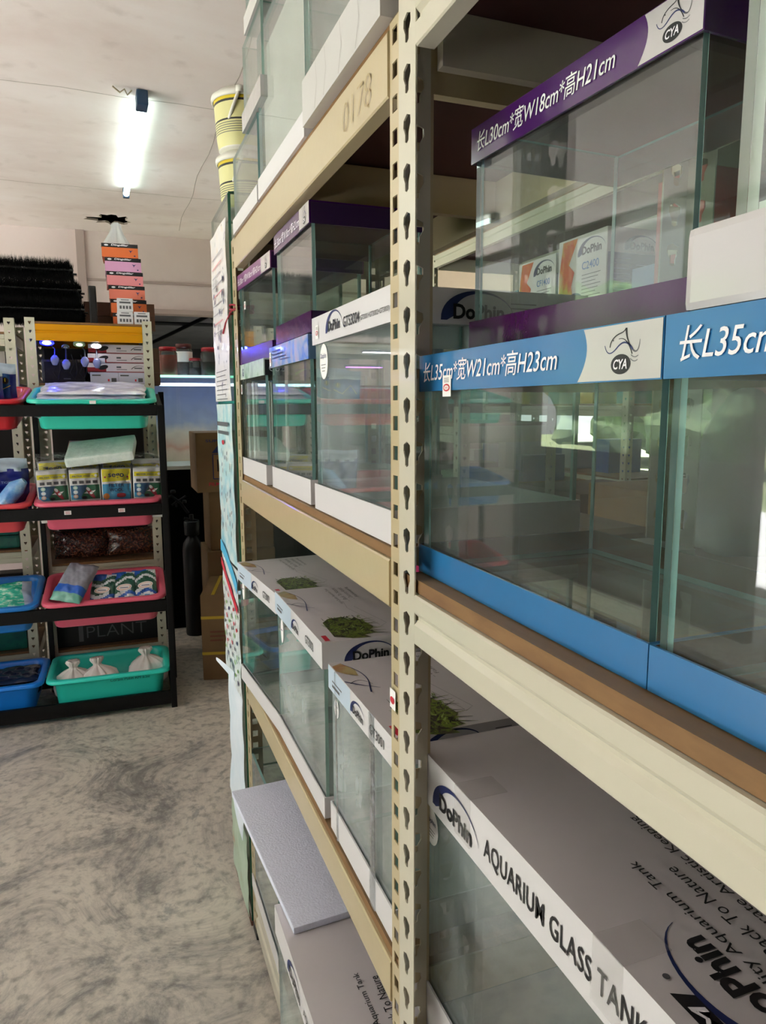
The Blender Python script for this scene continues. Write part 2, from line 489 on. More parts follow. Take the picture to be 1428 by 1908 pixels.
m.add(hv, [(i, (i+1) % nh, nh+(i+1) % nh, nh+i) for i in range(nh)], SEAM)
m.box(-2.66, 3.6, -3.2, WALLY+.1, CEIL+.3, CEIL+.36, DARKV)
# paint ridges along the board joints
for y in (-.5, .7, 1.78, 2.98, 4.22):
    pts = [(x/10, y+.006*math.sin(x*1.7)+.004*math.sin(x*.6), CEIL+.001) for x in range(-25, 36)]
    m.tube(pts, .0022, SEAM, 5)
for x in (-2.0, -.75, .475, 1.7):
    pts = [(x+.008*math.sin(y*1.3), y/6, CEIL+.001) for y in range(-18, 31)]
    m.tube(pts, .0022, SEAM, 5)
struct(m, 'ceiling')

# back wall, open below the lintel on the right of the black stand
m = M()
LZ = 1.955
m.box(-2.6, .0, WALLY, WALLY+.05, 0, CEIL-.0005, WALLM); m.box(-2.6, 3.6, WALLY+.08, WALLY+.12, CEIL-.3, CEIL+.36, DARKV)
m.box(.0, 3.6, WALLY, WALLY+.05, LZ, CEIL-.0005, WALLM)
struct(m, 'wall_back')
def trim(n, *a):
    struct(M().box(*a, BATT), 'trim_%d' % n)
trim(1, -.145, -.095, WALLY-.02, WALLY-.001, 0, CEIL)
trim(2, -2.55, -.15, WALLY-.012, WALLY-.001, 2.14, 2.155)
trim(3, -.09, 3.6, WALLY-.012, WALLY-.001, 2.12, 2.135)
trim(4, 0, 3.6, WALLY-.03, WALLY+.08, LZ-.03, LZ)
trim(5, -1.40, -1.35, WALLY-.02, WALLY-.001, 0, CEIL)

# side walls with openings to daylight
m = M()
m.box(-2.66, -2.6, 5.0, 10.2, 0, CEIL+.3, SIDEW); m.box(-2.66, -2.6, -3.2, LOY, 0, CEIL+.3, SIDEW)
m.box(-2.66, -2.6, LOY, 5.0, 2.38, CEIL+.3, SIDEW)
m.box(-2.66, -2.6, 2.9, 5.0, 0, .98, SIDEW); m.box(-2.66, -2.6, 3.8, 3.87, .98, 2.38, SIDEW); m.box(-2.66, -2.6, 2.86, 2.9, 0, 2.38, SIDEW)  # unseen low sill added to keep the bright street out of tank reflections
struct(m, 'wall_left')
m = M()
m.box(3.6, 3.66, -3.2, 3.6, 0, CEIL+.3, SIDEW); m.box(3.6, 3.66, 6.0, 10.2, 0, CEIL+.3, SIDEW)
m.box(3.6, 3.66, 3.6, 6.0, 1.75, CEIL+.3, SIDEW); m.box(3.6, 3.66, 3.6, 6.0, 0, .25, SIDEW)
struct(m, 'wall_right')
m = M(); m.box(-2.66, 3.6, -3.26, -3.2, 0, CEIL+.3, SIDEW)
struct(m, 'wall_front')
# the room beyond the lintel: low metal roof, far wall
m = M()
prof = []
nw = 90
for i in range(nw+1):
    y = WALLY+.1+i*(10.2-WALLY-.1)/nw
    prof.append((y, 2.16+.0*i+.018*math.sin(i*2.1)-.012*(y-WALLY)))
prof2 = [(y, z+.02) for y, z in reversed(prof)]
m.extrude_profile([(a, b) for a, b in prof+prof2], -2.6, 3.6, METALR, axis='x')
struct(m, 'ceiling_far_room')
struct(M().box(-2.66, 3.66, 10.2, 10.26, 0, 2.3, mat('far_wall', '4a4a56', .8)), 'wall_far')
for i, (a, b) in enumerate((((.55, 5.4, 2.1), (1.9, 9.8, 1.93)), ((1.0, 5.4, 2.1), (.2, 9.9, 1.95)), ((-2.5, 7.2, 2.07), (3, 7.0, 2.07)))):
    struct(M().tube([a, b], .018, mat('roof_truss', '2e2e36', .6), 6), 'trim_%d' % (10+i))

# outdoors: street ground, lawn, hedge trees
GRASS = ramp_mat('lawn', [(.3, '4e5a3c'), (.5, '6a7450'), (.7, '82876a')], scale=6, detail=8, rough=.9)
ROAD = ramp_mat('street_ground', [(.3, 'c2c1c0'), (.7, 'd0cfce')], scale=3, rough=.85)
LEAF = ramp_mat('hedge_leaves', [(.3, '1f2c1c'), (.5, '36482e'), (.7, '5c6b4a')], scale=3, detail=10, rough=.8)
m = M(); m.box(-7.2, -2.66, -20, 30, -.12, -.06, ROAD); struct(m, 'ground_street')
struct(M().box(3.66, 40, -20, 30, -.12, -.06, GRASS).box(-40, -7.2, -20, 30, -.12, -.06, GRASS), 'ground_lawn')
def hedge(name, x, y, r, h, label, seed):
    b = bmesh.new(); bmesh.ops.create_icosphere(b, subdivisions=4, radius=1)
    rn = random.Random(seed)
    ph = [rn.uniform(0, 6) for _ in range(6)]
    for v in b.verts:
        p = v.co.copy()
        k = 1+.12*math.sin(5*p.x+ph[0])*math.sin(6*p.y+ph[1])+.1*math.sin(11*p.z+ph[2]+3*p.x)+.06*rn.uniform(-1, 1)
        v.co = Vector((p.x*r*k, p.y*r*k, max(-.98, p.z)*h/2*k+h/2))
    mm = M(); mm.add([tuple(v.co) for v in b.verts], [tuple(v.index for v in f.verts) for f in b.faces], LEAF)
    b.free()
    o = mm.build(name, label=label+['to the right, nearest one', 'to the right, tall one behind', 'to the right, nearest the street front', 'to the left, middle one', 'to the left, nearest the shop front', 'to the left, farthest one', 'to the right, farthest one', 'to the right, rearmost of the near pair'][seed], cat='tree', group='trees outside the openings', loc=(x, y, -.08))
    return o
for i, (x, y, r_, h) in enumerate(((9.0, 6.0, 1.5, 3.4), (10.5, 9.8, 1.9, 3.6), (9.2, 1.6, 1.5, 2.6), (-10, 6.2, 1.6, 3.6), (-11.5, 0, 2.0, 4), (-9.2, 11.0, 1.9, 3.6), (12.6, 13.8, 1.8, 3.8), (13.4, 5.4, 1.9, 4.2))):
    hedge('tree', x, y, r_, h, 'rounded leafy green tree outdoors ', i)

# ------------------------------------------------------------------ racks
def keyhole(s=1):
    return [(-.0068*s, .0095), (0, .0128), (.0068*s, .0095), (.0074*s, .003), (.0036*s, -.004), (.0034*s, -.0105), (0, -.0122), (-.0034*s, -.0105), (-.0036*s, -.004), (-.0074*s, .003)]
def slot():
    return [(-.0062, .0072), (.0062, .0072), (.0062, -.0072), (-.0062, -.0072)]
def heart():
    return [(-.006, .006), (0, .0045), (.006, .006), (.006, .001), (0, -.008), (-.006, .001)]

def strip(m, o, u, v, w, length, pitch, holepts, mt, th=.0016, start=None, cx=None):
    """perforated steel flange: width w along u, length along v, real holes"""
    o = Vector(o); u = Vector(u); v = Vector(v); n = u.cross(v).normalized()*th
    cx = w/2 if cx is None else cx
    k = int(length//pitch); rem = (length-k*pitch)
    z = 0
    def quad(a, b):
        P = [(0, a), (w, a), (w, b), (0, b)]
        vs = [tuple(o+u*p[0]+v*p[1]) for p in P]+[tuple(o+u*p[0]+v*p[1]+n) for p in P]
        m.add(vs, [(0, 3, 2, 1), (4, 5, 6, 7), (0, 4, 7, 3), (1, 2, 6, 5)], mt)
    for i in range(k):
        a, b = i*pitch, (i+1)*pitch
        out = [(0, a), (w, a), (w, b), (0, b)]
        hp = [(cx+p[0], (a+b)/2+p[1]) for p in holepts]
        tri = tessellate_polygon([[Vector((p[0], p[1], 0)) for p in out], [Vector((p[0], p[1], 0)) for p in hp]])
        P = out+hp; N = len(P)
        vs = [tuple(o+u*p[0]+v*p[1]) for p in P]+[tuple(o+u*p[0]+v*p[1]+n) for p in P]
        fs = [tuple(t) for t in tri]+[tuple(q+N for q in t) for t in tri]
        nh_ = len(hp)
        fs += [(4+j, 4+(j+1) % nh_, N+4+(j+1) % nh_, N+4+j) for j in range(nh_)]
        fs += [(0, 3, N+3, N), (1, 2, N+2, N+1)]
        m.add(vs, fs, mt)
    if rem > .001: quad(k*pitch, length)
    # closing ends
    for a in (0, length):
        vs = [tuple(o+v*a), tuple(o+u*w+v*a), tuple(o+u*w+v*a+n), tuple(o+v*a+n)]
        m.add(vs, [(0, 1, 2, 3)], mt)

def post(x, y, z0, z1, sx, sy, wx, wy, mt, pitch, hp, pitch2=None, hp2=None):
    """L-angle post with its corner at x,y; flange of width wy in plane X=x towards sy, flange wx in plane Y=y towards sx"""
    m = M()
    strip(m, (x, y, z0), (0, sy, 0), (0, 0, 1), wy, z1-z0, pitch, hp, mt)
    strip(m, (x, y, z0), (sx, 0, 0), (0, 0, 1), wx, z1-z0, pitch2 or pitch, hp2 or hp, mt)
    return m

def front_beam(m, x, y0, y1, z0, z1, mt, sgn=-1, depth=.018, flat=False):
    """stepped box beam running along Y; outer face at x, body towards -sgn"""
    h = z1-z0; d = -sgn
    P = [(x+d*depth, z0), (x+d*.0015, z0), (x, z0+.0015), (x, z0+h*.40), (x+d*.0012, z0+h*.43), (x+d*.0042, z0+h*.50), (x+d*.0042, z0+h*.56),
         (x+d*.0002, z0+h*.64), (x-d*.0008, z0+h*.68), (x-d*.0008, z1-.002), (x+d*.001, z1), (x+d*depth, z1)]
    if flat: P = [(x+d*depth, z0), (x+d*.0015, z0), (x, z0+.002), (x, z1-.002), (x+d*.0015, z1), (x+d*depth, z1)]
    m.extrude_profile(P, y0, y1, mt)

# ---- far display rack (left bay) -------------------------------------------
X0 = .27; XR = .615
FR = thing('shelf_rack', 'cream slotted-angle shelf rack with four levels, the farther one ending beside the poster-covered glass cabinet', 'shelf rack', (X0, .668, 0))
def at(m_obj, root):
    m_obj.location = -root.location
def build_at(m, name, root, **k):
    o = m.build(name, parent=root, **k); o.location = -Vector(root.location); return o
YN, YF = .6685, 1.652
build_at(post(X0, YN, .0, 1.662, 1, 1, .034, .026, CREAMT, .0302, slot()), 'post', FR)
build_at(post(X0, YF, .02, 1.659, 1, -1, .034, .045, CREAMT, .0302, slot()), 'post', FR)
build_at(post(XR, YN, .0, 1.662, -1, 1, .034, .034, CREAMT, .0302, slot()), 'post', FR)
build_at(post(XR, YF, .0, 1.662, -1, -1, .034, .034, CREAMT, .0302, slot()), 'post', FR)
FOOT = mat('black_plastic_foot', '111113', .5)
for (a, b) in ((X0-.003, YN), (X0-.003, YF-.045), (XR-.037, YN), (XR-.037, YF-.04)):
    build_at(M().box(a, a+.042, b, b+.047, 0, .024, FOOT, .003), 'foot', FR)
def level(root, y0, y1, zt, h, mt, ya, yb, cross=True, bm=WOODT, bt=.0115):
    m = M(); front_beam(m, X0-.0022, y0, y1, zt-h, zt, mt, flat=(mt is CREAMT)); build_at(m, 'beam', root)
    m = M(); front_beam(m, XR+.0022, y0, y1, zt-h, zt, mt, sgn=1); build_at(m, 'beam', root)
    for y in (ya+.004, yb-.016):
        build_at(M().box(X0+.036, XR-.036, y, y+.012, zt-h, zt, mt), 'beam', root)
    if cross: build_at(M().box(X0+.018, XR-.018, (ya+yb)/2-.09, (ya+yb)/2-.075, zt-h*.95, zt-.001, mt), 'cross_bar', root)
    build_at(M().box(X0+.0025, XR-.0025, ya+.006, yb-.006, zt+.0005, zt+bt, WOODT, faces={'-x': WOODE, '+x': WOODE, '-z': MAROON}), 'shelf_board', root)
for zt in (1.140, .666, 1.6555):
    level(FR, .6955, 1.605, zt, .052 if zt < 1.6 else .060, CREAMT, YN, YF, bt=.0115 if zt < 1.6 else .0085)
level(FR, .6955, 1.605, .117, .094, CREAM, YN, YF, False)

m = M(); m.text('0178', (X0-.0028, .835, 1.608), (0, -1, 0), (0, 0, 1), .030, mat('pencil_mark', 'ae9b74', .5), w=.095, off=-.022, eps=.0008, shear=.1)
build_at(m, 'pencil_mark', FR)
m = M(); m.rect(0, .016, 0, .022, (X0-.0018, .6925, .978), (0, -1, 0), (0, 0, 1), PAPER, .0008); m.ell(.008, .010, .006, .004, (X0-.0018, .6925, .978), (0, -1, 0), (0, 0, 1), REDINK, .0014)
build_at(m, 'price_label', FR)
# ---- near display rack (right bay) -----------------------------------------
NR = thing('shelf_rack', 'cream slotted-angle shelf rack with stepped beams, the nearer and taller one holding the blue-banded tanks', 'shelf rack', (X0, -.3, 0))
YC = .6675
def stretch_strip(*a, **k): pass
build_at(post(X0, YC, .0, 1.80, 1, -1, .0305, .0395, CREAM, .0425, keyhole(1.15)), 'post', NR)
build_at(post(XR, YC, .0, 1.80, -1, -1, .034, .0395, CREAM, .0425, keyhole(1.15)), 'post', NR)
build_at(post(X0, -.36, .0, 1.80, 1, 1, .034, .0395, CREAM, .0425, keyhole(1.15)), 'post', NR)
build_at(post(XR, -.36, .0, 1.80, -1, 1, .034, .0395, CREAM, .0425, keyhole(1.15)), 'post', NR)
for zt, h in ((1.1185, .0505), (.585, .0505), (1.660, .048)):
    level(NR, -.3195, .6265, zt, h, CREAM, -.36, YC, bt=.0138)

# ------------------------------------------------------------------ aquarium tanks
def glass_box(root, x0, x1, y0, y1, z0, z1, g=GLASS, e=EDGE, th=.005, bottom=True, top=False):
    def pane(ax, *b):
        fc = {k: e for k in ('-x', '+x', '-y', '+y', '-z', '+z')}
        fc['-'+ax] = g; fc['+'+ax] = g
        M().box(*b, g, faces=fc).build('glass_pane', root)
    pane('x', x0, x0+th, y0, y1, z0, z1)
    pane('x', x1-th, x1, y0, y1, z0, z1)
    pane('y', x0+th+.0003, x1-th-.0003, y0, y0+th, z0, z1)
    pane('y', x0+th+.0003, x1-th-.0003, y1-th, y1, z0, z1)
    if bottom: pane('z', x0+th+.0003, x1-th-.0003, y0+th+.0003, y1-th-.0003, z0+.001, z0+.001+th)
    if top: pane('z', x0, x1, y0, y1, z1, z1+th)

def card_tray(x0, x1, y0, y1, z0, z1, mt, up=True, t=.0022, inside=None, faces=None, notch=True, smooth_bev=0):
    """open folded card tray (base, up=True) or lid (up=False)"""
    m = M(); fc = dict(faces or {})
    ins = inside or mt
    zt0, zt1 = (z0, z0+t) if up else (z1-t, z1)
    tp = dict(fc)
    m.box(x0, x1, y0, y1, zt0, zt1, mt, faces={('-z' if up else '+z'): fc.get('-z' if up else '+z', mt), ('+z' if up else '-z'): ins})
    a, b = (z0+t, z1) if up else (z0, z1-t)
    m.box(x0, x0+t, y0, y1, a, b, mt, faces={'-x': fc.get('-x', mt), '+x': ins})
    m.box(x1-t, x1, y0, y1, a, b, mt, faces={'+x': fc.get('+x', mt), '-x': ins})
    m.box(x0+t, x1-t, y0, y0+t, a, b, mt, faces={'-y': fc.get('-y', mt), '+y': ins})
    m.box(x0+t, x1-t, y1-t, y1, a, b, mt, faces={'+y': fc.get('+y', mt), '-y': ins})
    return m

U = (0, -1, 0); V = (0, 0, 1); UX = (1, 0, 0)
def tank(name, label, xn, yn, z, L, W, H, rot=0, base=None, lid=None, g=GLASS, e=EDGE, group=None, cat='aquarium', inset=.004, basep=None, lidp=None, glass_top=None, sticker=None):
    """near front bottom corner at xn,yn,z; x inwards, y away. base/lid = (height, material, inside)"""
    t = thing(name, label, cat, (xn, yn, z), (0, 0, rot), group)
    b0 = base[0] if base else 0
    zl = H-lid[0] if lid else H
    if base:
        m = card_tray(0, W, 0, L, 0, base[0], base[1], True, inside=base[2] if len(base) > 2 else None, faces=base[3] if len(base) > 3 else None)
        if basep: basep(m, L, W, H, base[0])
        m.build('base_tray', t)
    if lid:
        m = card_tray(0, W, 0, L, zl, H, lid[1], False, inside=lid[2] if len(lid) > 2 else None, faces=lid[3] if len(lid) > 3 else None)
        if lidp: lidp(m, L, W, H, lid[0])
        m.build('lid', t)
    i = inset
    glass_box(t, i, W-i, i, L-i, .0035 if base else 0, (H-.004 if lid else (glass_top or H)), g, e)
    if sticker: sticker(t, L, W, H)
    return t

CYAF = 'Arial'
def cya_lid(dims, hue, white_from=.74, tag_y=None):
    def f(m, L, W, H, h):
        z0 = H-h; o = (0, L, z0)
        # white right-hand part with a rounded boundary, sitting on the coloured band
        x0 = L*white_from
        pts = [(x0-h*.15, 0)]+[(x0-h*.15+h*.62*math.sin(PI*t/2)**1.2*(1 if t < .5 else 1), h*t) for t in [0]]
        pts = [(x0-.3*h, .0008)]
        for i in range(11):
            t = i/10
            pts.append((x0+h*.42*math.sin(PI*(.12+.62*t)), .0008+(h-.0016)*t))
        pts += [(L-.0006, h-.0008), (L-.0006, .0008)]
        m.poly(pts, o, U, V, WHITEG, .0005)
        m.text(dims, (0, L-.012, z0+h*.24), U, V, h*.56, WINK, w=x0-.030, off=.004, shear=.22, eps=.0009)
        cya_logo(m, (0, L-(x0+(L-x0)*.58), z0+h*.12), U, V, h*.72)
    return f

def price_tag(root, o, u, v, w=.016, h=.02):
    m = M(); m.rect(0, w, 0, h, o, u, v, PAPER, .0011)
    m.ell(w*.5, h*.42, w*.4, h*.18, o, u, v, REDINK, .0014); m.ell(w*.5, h*.42, w*.3, h*.11, o, u, v, PAPER, .0016)
    m.text('Tank', Vector(o)+Vector(u)*(w*.5)+Vector(v)*(h*.37), u, v, h*.12, REDINK, w=w*.45, eps=.002, align='C')
    for k in range(3): m.rect(w*.2, w*.8, h*(.68+.08*k), h*(.71+.08*k), o, u, v, INKG, .0014)
    m.build('price_label', root)

# near rack, main shelf: two blue-banded tanks
def sk(t, L, W, H): price_tag(t, (0, L-.056, H-.0400), U, V, .017, .019)
T1 = tank('aquarium_tank', 'empty glass aquarium with blue lid band and complete CYA logo, beside the cream post', .2885, .3255, 1.1335, .338, .215, .2155, base=(.028, BLUE, CARDIN), lid=(.0345, BLUE, CARDIN),
          lidp=cya_lid('长L35cm*宽W21cm*高H23cm', 'b', .755), e=EDGE, g=GLASSX, sticker=sk)
T2 = tank('aquarium_tank', 'second blue-banded glass aquarium cut off by the right edge of the photo', .2885, -.0135, 1.1335, .338, .215, .2155, base=(.028, BLUE, CARDIN), lid=(.0345, BLUE, CARDIN),
          lidp=cya_lid('长L35cm*宽W21cm*高H23cm', 'b', .735), e=EDGE, g=GLASSX)
# purple tank standing on it, slightly turned
T3 = tank('aquarium_tank', 'glass aquarium with purple lid reading H21cm, standing on the blue-banded tank', .364, .389, 1.3495, .281, .185, .2175, rot=R(3.7), base=(.035, PLUM, CARDIN), lid=(.0325, PURPLE, MAROON, {'+x': PURPLE}),
          lidp=cya_lid('长L30cm*宽W18cm*高H21cm', 'p', .78), g=GLASSX)
# grey-white based tank on the right
def gb(m, L, W, H, h):
    m.arc(bez((.0, .012), (L*.3, .002), (L*.6, .016)), .003, .001, (0, L, 0), U, V, WHITE, .0006)
T4 = thing('aquarium_tank', 'tall glass aquarium in a thick grey-white base at the top right of the photo', 'aquarium', (.292, -.04, 1.3495))
m = M(); m.box(0, .215, 0, .356, 0, .043, WHITEG, .0045); m.build('base_tray', T4)
glass_box(T4, .012, .205, .01, .336, .0435, .44, GLASSD, mat('milky_glass_edge', 'e2e4d6', .15, coat=1, var=.05), th=.007)
for (a, b, c, d) in ((.0095, .0118, .286, .310), (.2052, .2075, .25, .27)):
    M().box(a, b, c, d, .020 if a > .1 else .044, .44, mat('grey_tape', 'b4b6b6', .35, coat=.3)).build('tape_strip', T4)

# near rack, lower shelf: large boxed tank
def big_lid(m, L, W, H, h):
    o = (0, L, H-h)
    swoosh_logo(m, (0, L-.040, H-h+.010), U, V, .100)
    m.text('AQUARIUM GLASS TANK', (0, L-.153, H-h+h*.26), U, V, h*.40, INK, w=.218, off=.010, eps=.0009, sp=1.05)
    # clear tape over the lid edge
    tp = mat('clear_tape', 'd6d3d2', .12, coat=.8, alpha=.14, var=0, bump=.3, bscale=60)
    for y in (L-.125, L-.345):
        m.box(-.0012, -.0002, y, y+.032, H-.05, H+.001, tp); m.box(-.0012, .04, y, y+.032, H+.0003, H+.0012, tp)
    # printing on the top, upside down from the aisle
    ou, ov = Vector((0, 1, 0)), Vector((-1, 0, 0))
    def line(s, x, y, hh, w, off=0): m.text(s, (x, y, H), ou, ov, hh, INK, w=w, off=off, eps=.0012, align='R')
    line('High Quality Aquarium Tank', .086, .485, .0125, .20)
    line('... Back To Nature', .108, .468, .0115, .115)
    line('... Decorate Artistic Keeping', .130, .538, .0125, .20)
    line('The Aquarium Of Fishkeeping', .152, .56, .0125, .20)
    swoosh_logo(m, (.072, .290, H), ou, ov, .125)
    m.poly([(0, 0), (.026, 0), (.033, .014), (.007, .014)], (.026, .335, H), ou, ov, INK, .0012)
    m.poly([(-.028, 0), (-.001, 0), (.006, .014), (-.021, .014)], (.026, .335, H), ou, ov, REDINK, .0012)
    m.text('VIM', (.024, .310, H), ou, ov, .010, WINK, w=.045, off=.02, eps=.002, shear=.2)
    m.ell(.38, -.020, .0025, .0025, (0, 0, H), ou, ov, INKG, .001, 12)
GREYB = ramp_mat('grey_box_top', [(.3, 'c4bec1'), (.7, 'd0cbce')], scale=3, rough=.45, bump=.04)
def seal_round(root, o, u, v, r, ins=True):
    m = M(); m.ell(0, 0, r, r*1.25 if ins else r, o, u, v, PAPER, .0012, 36)
    m.text('Dophin', Vector(o)+Vector(v)*(r*.15), u, v, r*.42, NAVY, w=r*1.4, off=.015, eps=.0018, align='C')
    for k in range(3): m.rect(-r*(.6-.12*k), r*(.6-.12*k), -r*(.25+.22*k), -r*(.2+.22*k), o, u, v, INKG, .0018)
    m.build('round_sticker', root)
BT = tank('boxed_aquarium', 'large white boxed aquarium printed AQUARIUM GLASS TANK on the lower shelf under the cream beam', .301, -.05, .5990, .742, .262, .3300, base=(.056, WHITE, WHITE), lid=(.058, WHITE, WHITE, {'+z': GREYB}),
          g=GLASSD, lidp=big_lid, sticker=lambda t, L, W, H: seal_round(t, (.004, L-.030, H-.082), U, V, .017, True))

# far rack, middle shelf -----------------------------------------------------
def gts_lid(m, L, W, H, h):
    swoosh_logo(m, (0, L-.070, H-h+.010), U, V, .072)
    m.text('GTS3004', (0, L-.148, H-h+.010), U, V, .013, INK, w=.062, off=.014, eps=.0009)
    m.text('(GT3001+GT3002+GT3003)', (0, L-.212, H-h+.010), U, V, .007, INK, w=.095, off=.006, eps=.0009)
    swoosh_logo(m, (.056, 0, H-h+.004), UX, V, .085)
    for k in range(4): m.rect(.14, .19-.006*k, .008+.005*k, .0092+.005*k, (0, 0, H-h), UX, V, INKG)
C = tank('aquarium_tank', 'dusty glass aquarium with white lid printed GTS3004 on the middle shelf against the near post', .275, .706, 1.153, .309, .24, .2705, base=(.037, WHITE, WHITE), lid=(.037, WHITE, WHITE),
         g=GLASSD, lidp=gts_lid, sticker=lambda t, L, W, H: (seal_round(t, (.004, L-.048, H-.062), U, V, .019), price_tag(t, (0, L-.022, H-.03), U, V, .014, .018)))
BSILV = ramp_mat('blue_silver_print', [(.35, '3f78c8'), (.5, '8fa6c4'), (.65, 'b3a8b8'), (.8, '5a5fd0')], scale=22, dist=1, rough=.25, coat=.5)
def blue_lid(m, L, W, H, h):
    for k in range(3): m.rect(.03, .13-.02*k, .014+.006*k, .0165+.006*k, (0, L, H-h), U, V, NAVY)
    m.rect(.09, .155, .009, .011, (0, L, H-h), U, V, NAVY)
B1 = tank('aquarium_tank', 'glass aquarium with worn blue and silver lid under a purple tank on the middle shelf', .278, 1.05, 1.153, .276, .22, .2535, base=(.038, WHITE, WHITE), lid=(.036, BSILV, CARDIN, {'-y': mat('blue_grey_card', '4f6f8f', .35, coat=.3)}),
          lidp=blue_lid, sticker=lambda t, L, W, H: price_tag(t, (0, L-.006, H-.033), U, V, .013, .024))
def co2_lid(m, L, W, H, h):
    m.text('G', (0, L-.05, H-h+.006), U, V, .016, NAVY, off=.02, eps=.0009)
    m.text('Co2', (.01, 0, H-h+.007), UX, V, .012, WINK, eps=.0009)
    m.arc(bez((.06, .002), (.09, .02), (.13, .026)), .004, .001, (0, 0, H-h), UX, V, mat('leaf_ink', '4d8a2c', .5), .0009)
GREENP = ramp_mat('green_white_print', [(.3, '3f8f5a'), (.48, 'cfe3d8'), (.6, 'b6c7c4'), (.8, '4aa06a')], scale=14, rough=.3, coat=.4)
A1 = tank('aquarium_tank', 'glass aquarium with green printed lid holding white plastic tubes on the middle shelf', .272, 1.352, 1.153, .274, .21, .2375, base=(.038, WHITE, WHITE), lid=(.031, GREENP, CARDIN, {'-y': INK}),
          lidp=co2_lid, sticker=lambda t, L, W, H: price_tag(t, (0, L-.03, H-.062), U, V, .012, .02))
def purple_small(m, L, W, H, h):
    z0 = H-h; o = (0, L, z0)
    m.rect(L*.76, L-.0005, .0008, h-.0008, o, U, V, WHITEG)
    m.text('长L30cm*宽W18cm*高H21cm', (0, L-.01, z0+h*.22), U, V, h*.52, WINK, w=L*.72, shear=.22, eps=.0009)
    cya_logo(m, (0, L*.11, z0+h*.12), U, V, h*.72)
PURSHADE = mat('shaded_purple_card', '2a1040', .5)  # purple with the shade of the near end faces mixed into the colour
B2 = tank('aquarium_tank', 'glass aquarium with purple lid and base stacked on the blue and silver lidded tank', .278, 1.030, 1.4075, .235, .18, .181, base=(.030, PLUM, CARDIN, {'-y': PURSHADE}), lid=(.031, PURPLE, MAROON, {'-y': PURSHADE}), lidp=purple_small)
A2 = tank('aquarium_tank', 'glass aquarium with faded plum lid stacked on the green-lidded tank', .284, 1.325, 1.3915, .288, .18, .187, rot=R(2.4), base=(.030, PURPLE, CARDIN, {'-y': PURSHADE}), lid=(.030, mat('faded_plum', '7a3a78', .3, coat=.4), MAROON, {'-y': PURSHADE}), lidp=purple_small,
          sticker=lambda t, L, W, H: price_tag(t, (.004, L-.05, H-.075), U, V, .012, .016))
# white plastic tubes standing inside the far tank
tw = mat('white_plastic', 'eceff0', .3)
for i, (x, y) in enumerate(((.288, 1.60), (.286, 1.53), (.30, 1.575), (.31, 1.49), (.33, 1.56), (.335, 1.44))):
    M().tube([(0, 0, 0), (0, 0, .19)], .0035, tw, 8).build('plastic_tube', label='thin white plastic tube in the green-lidded tank, %s from the far end' % ['nearest one', 'third', 'second', 'fifth', 'fourth', 'sixth'][i], cat='tube', group='white tubes in the farthest tank', loc=(x, y, 1.1635))

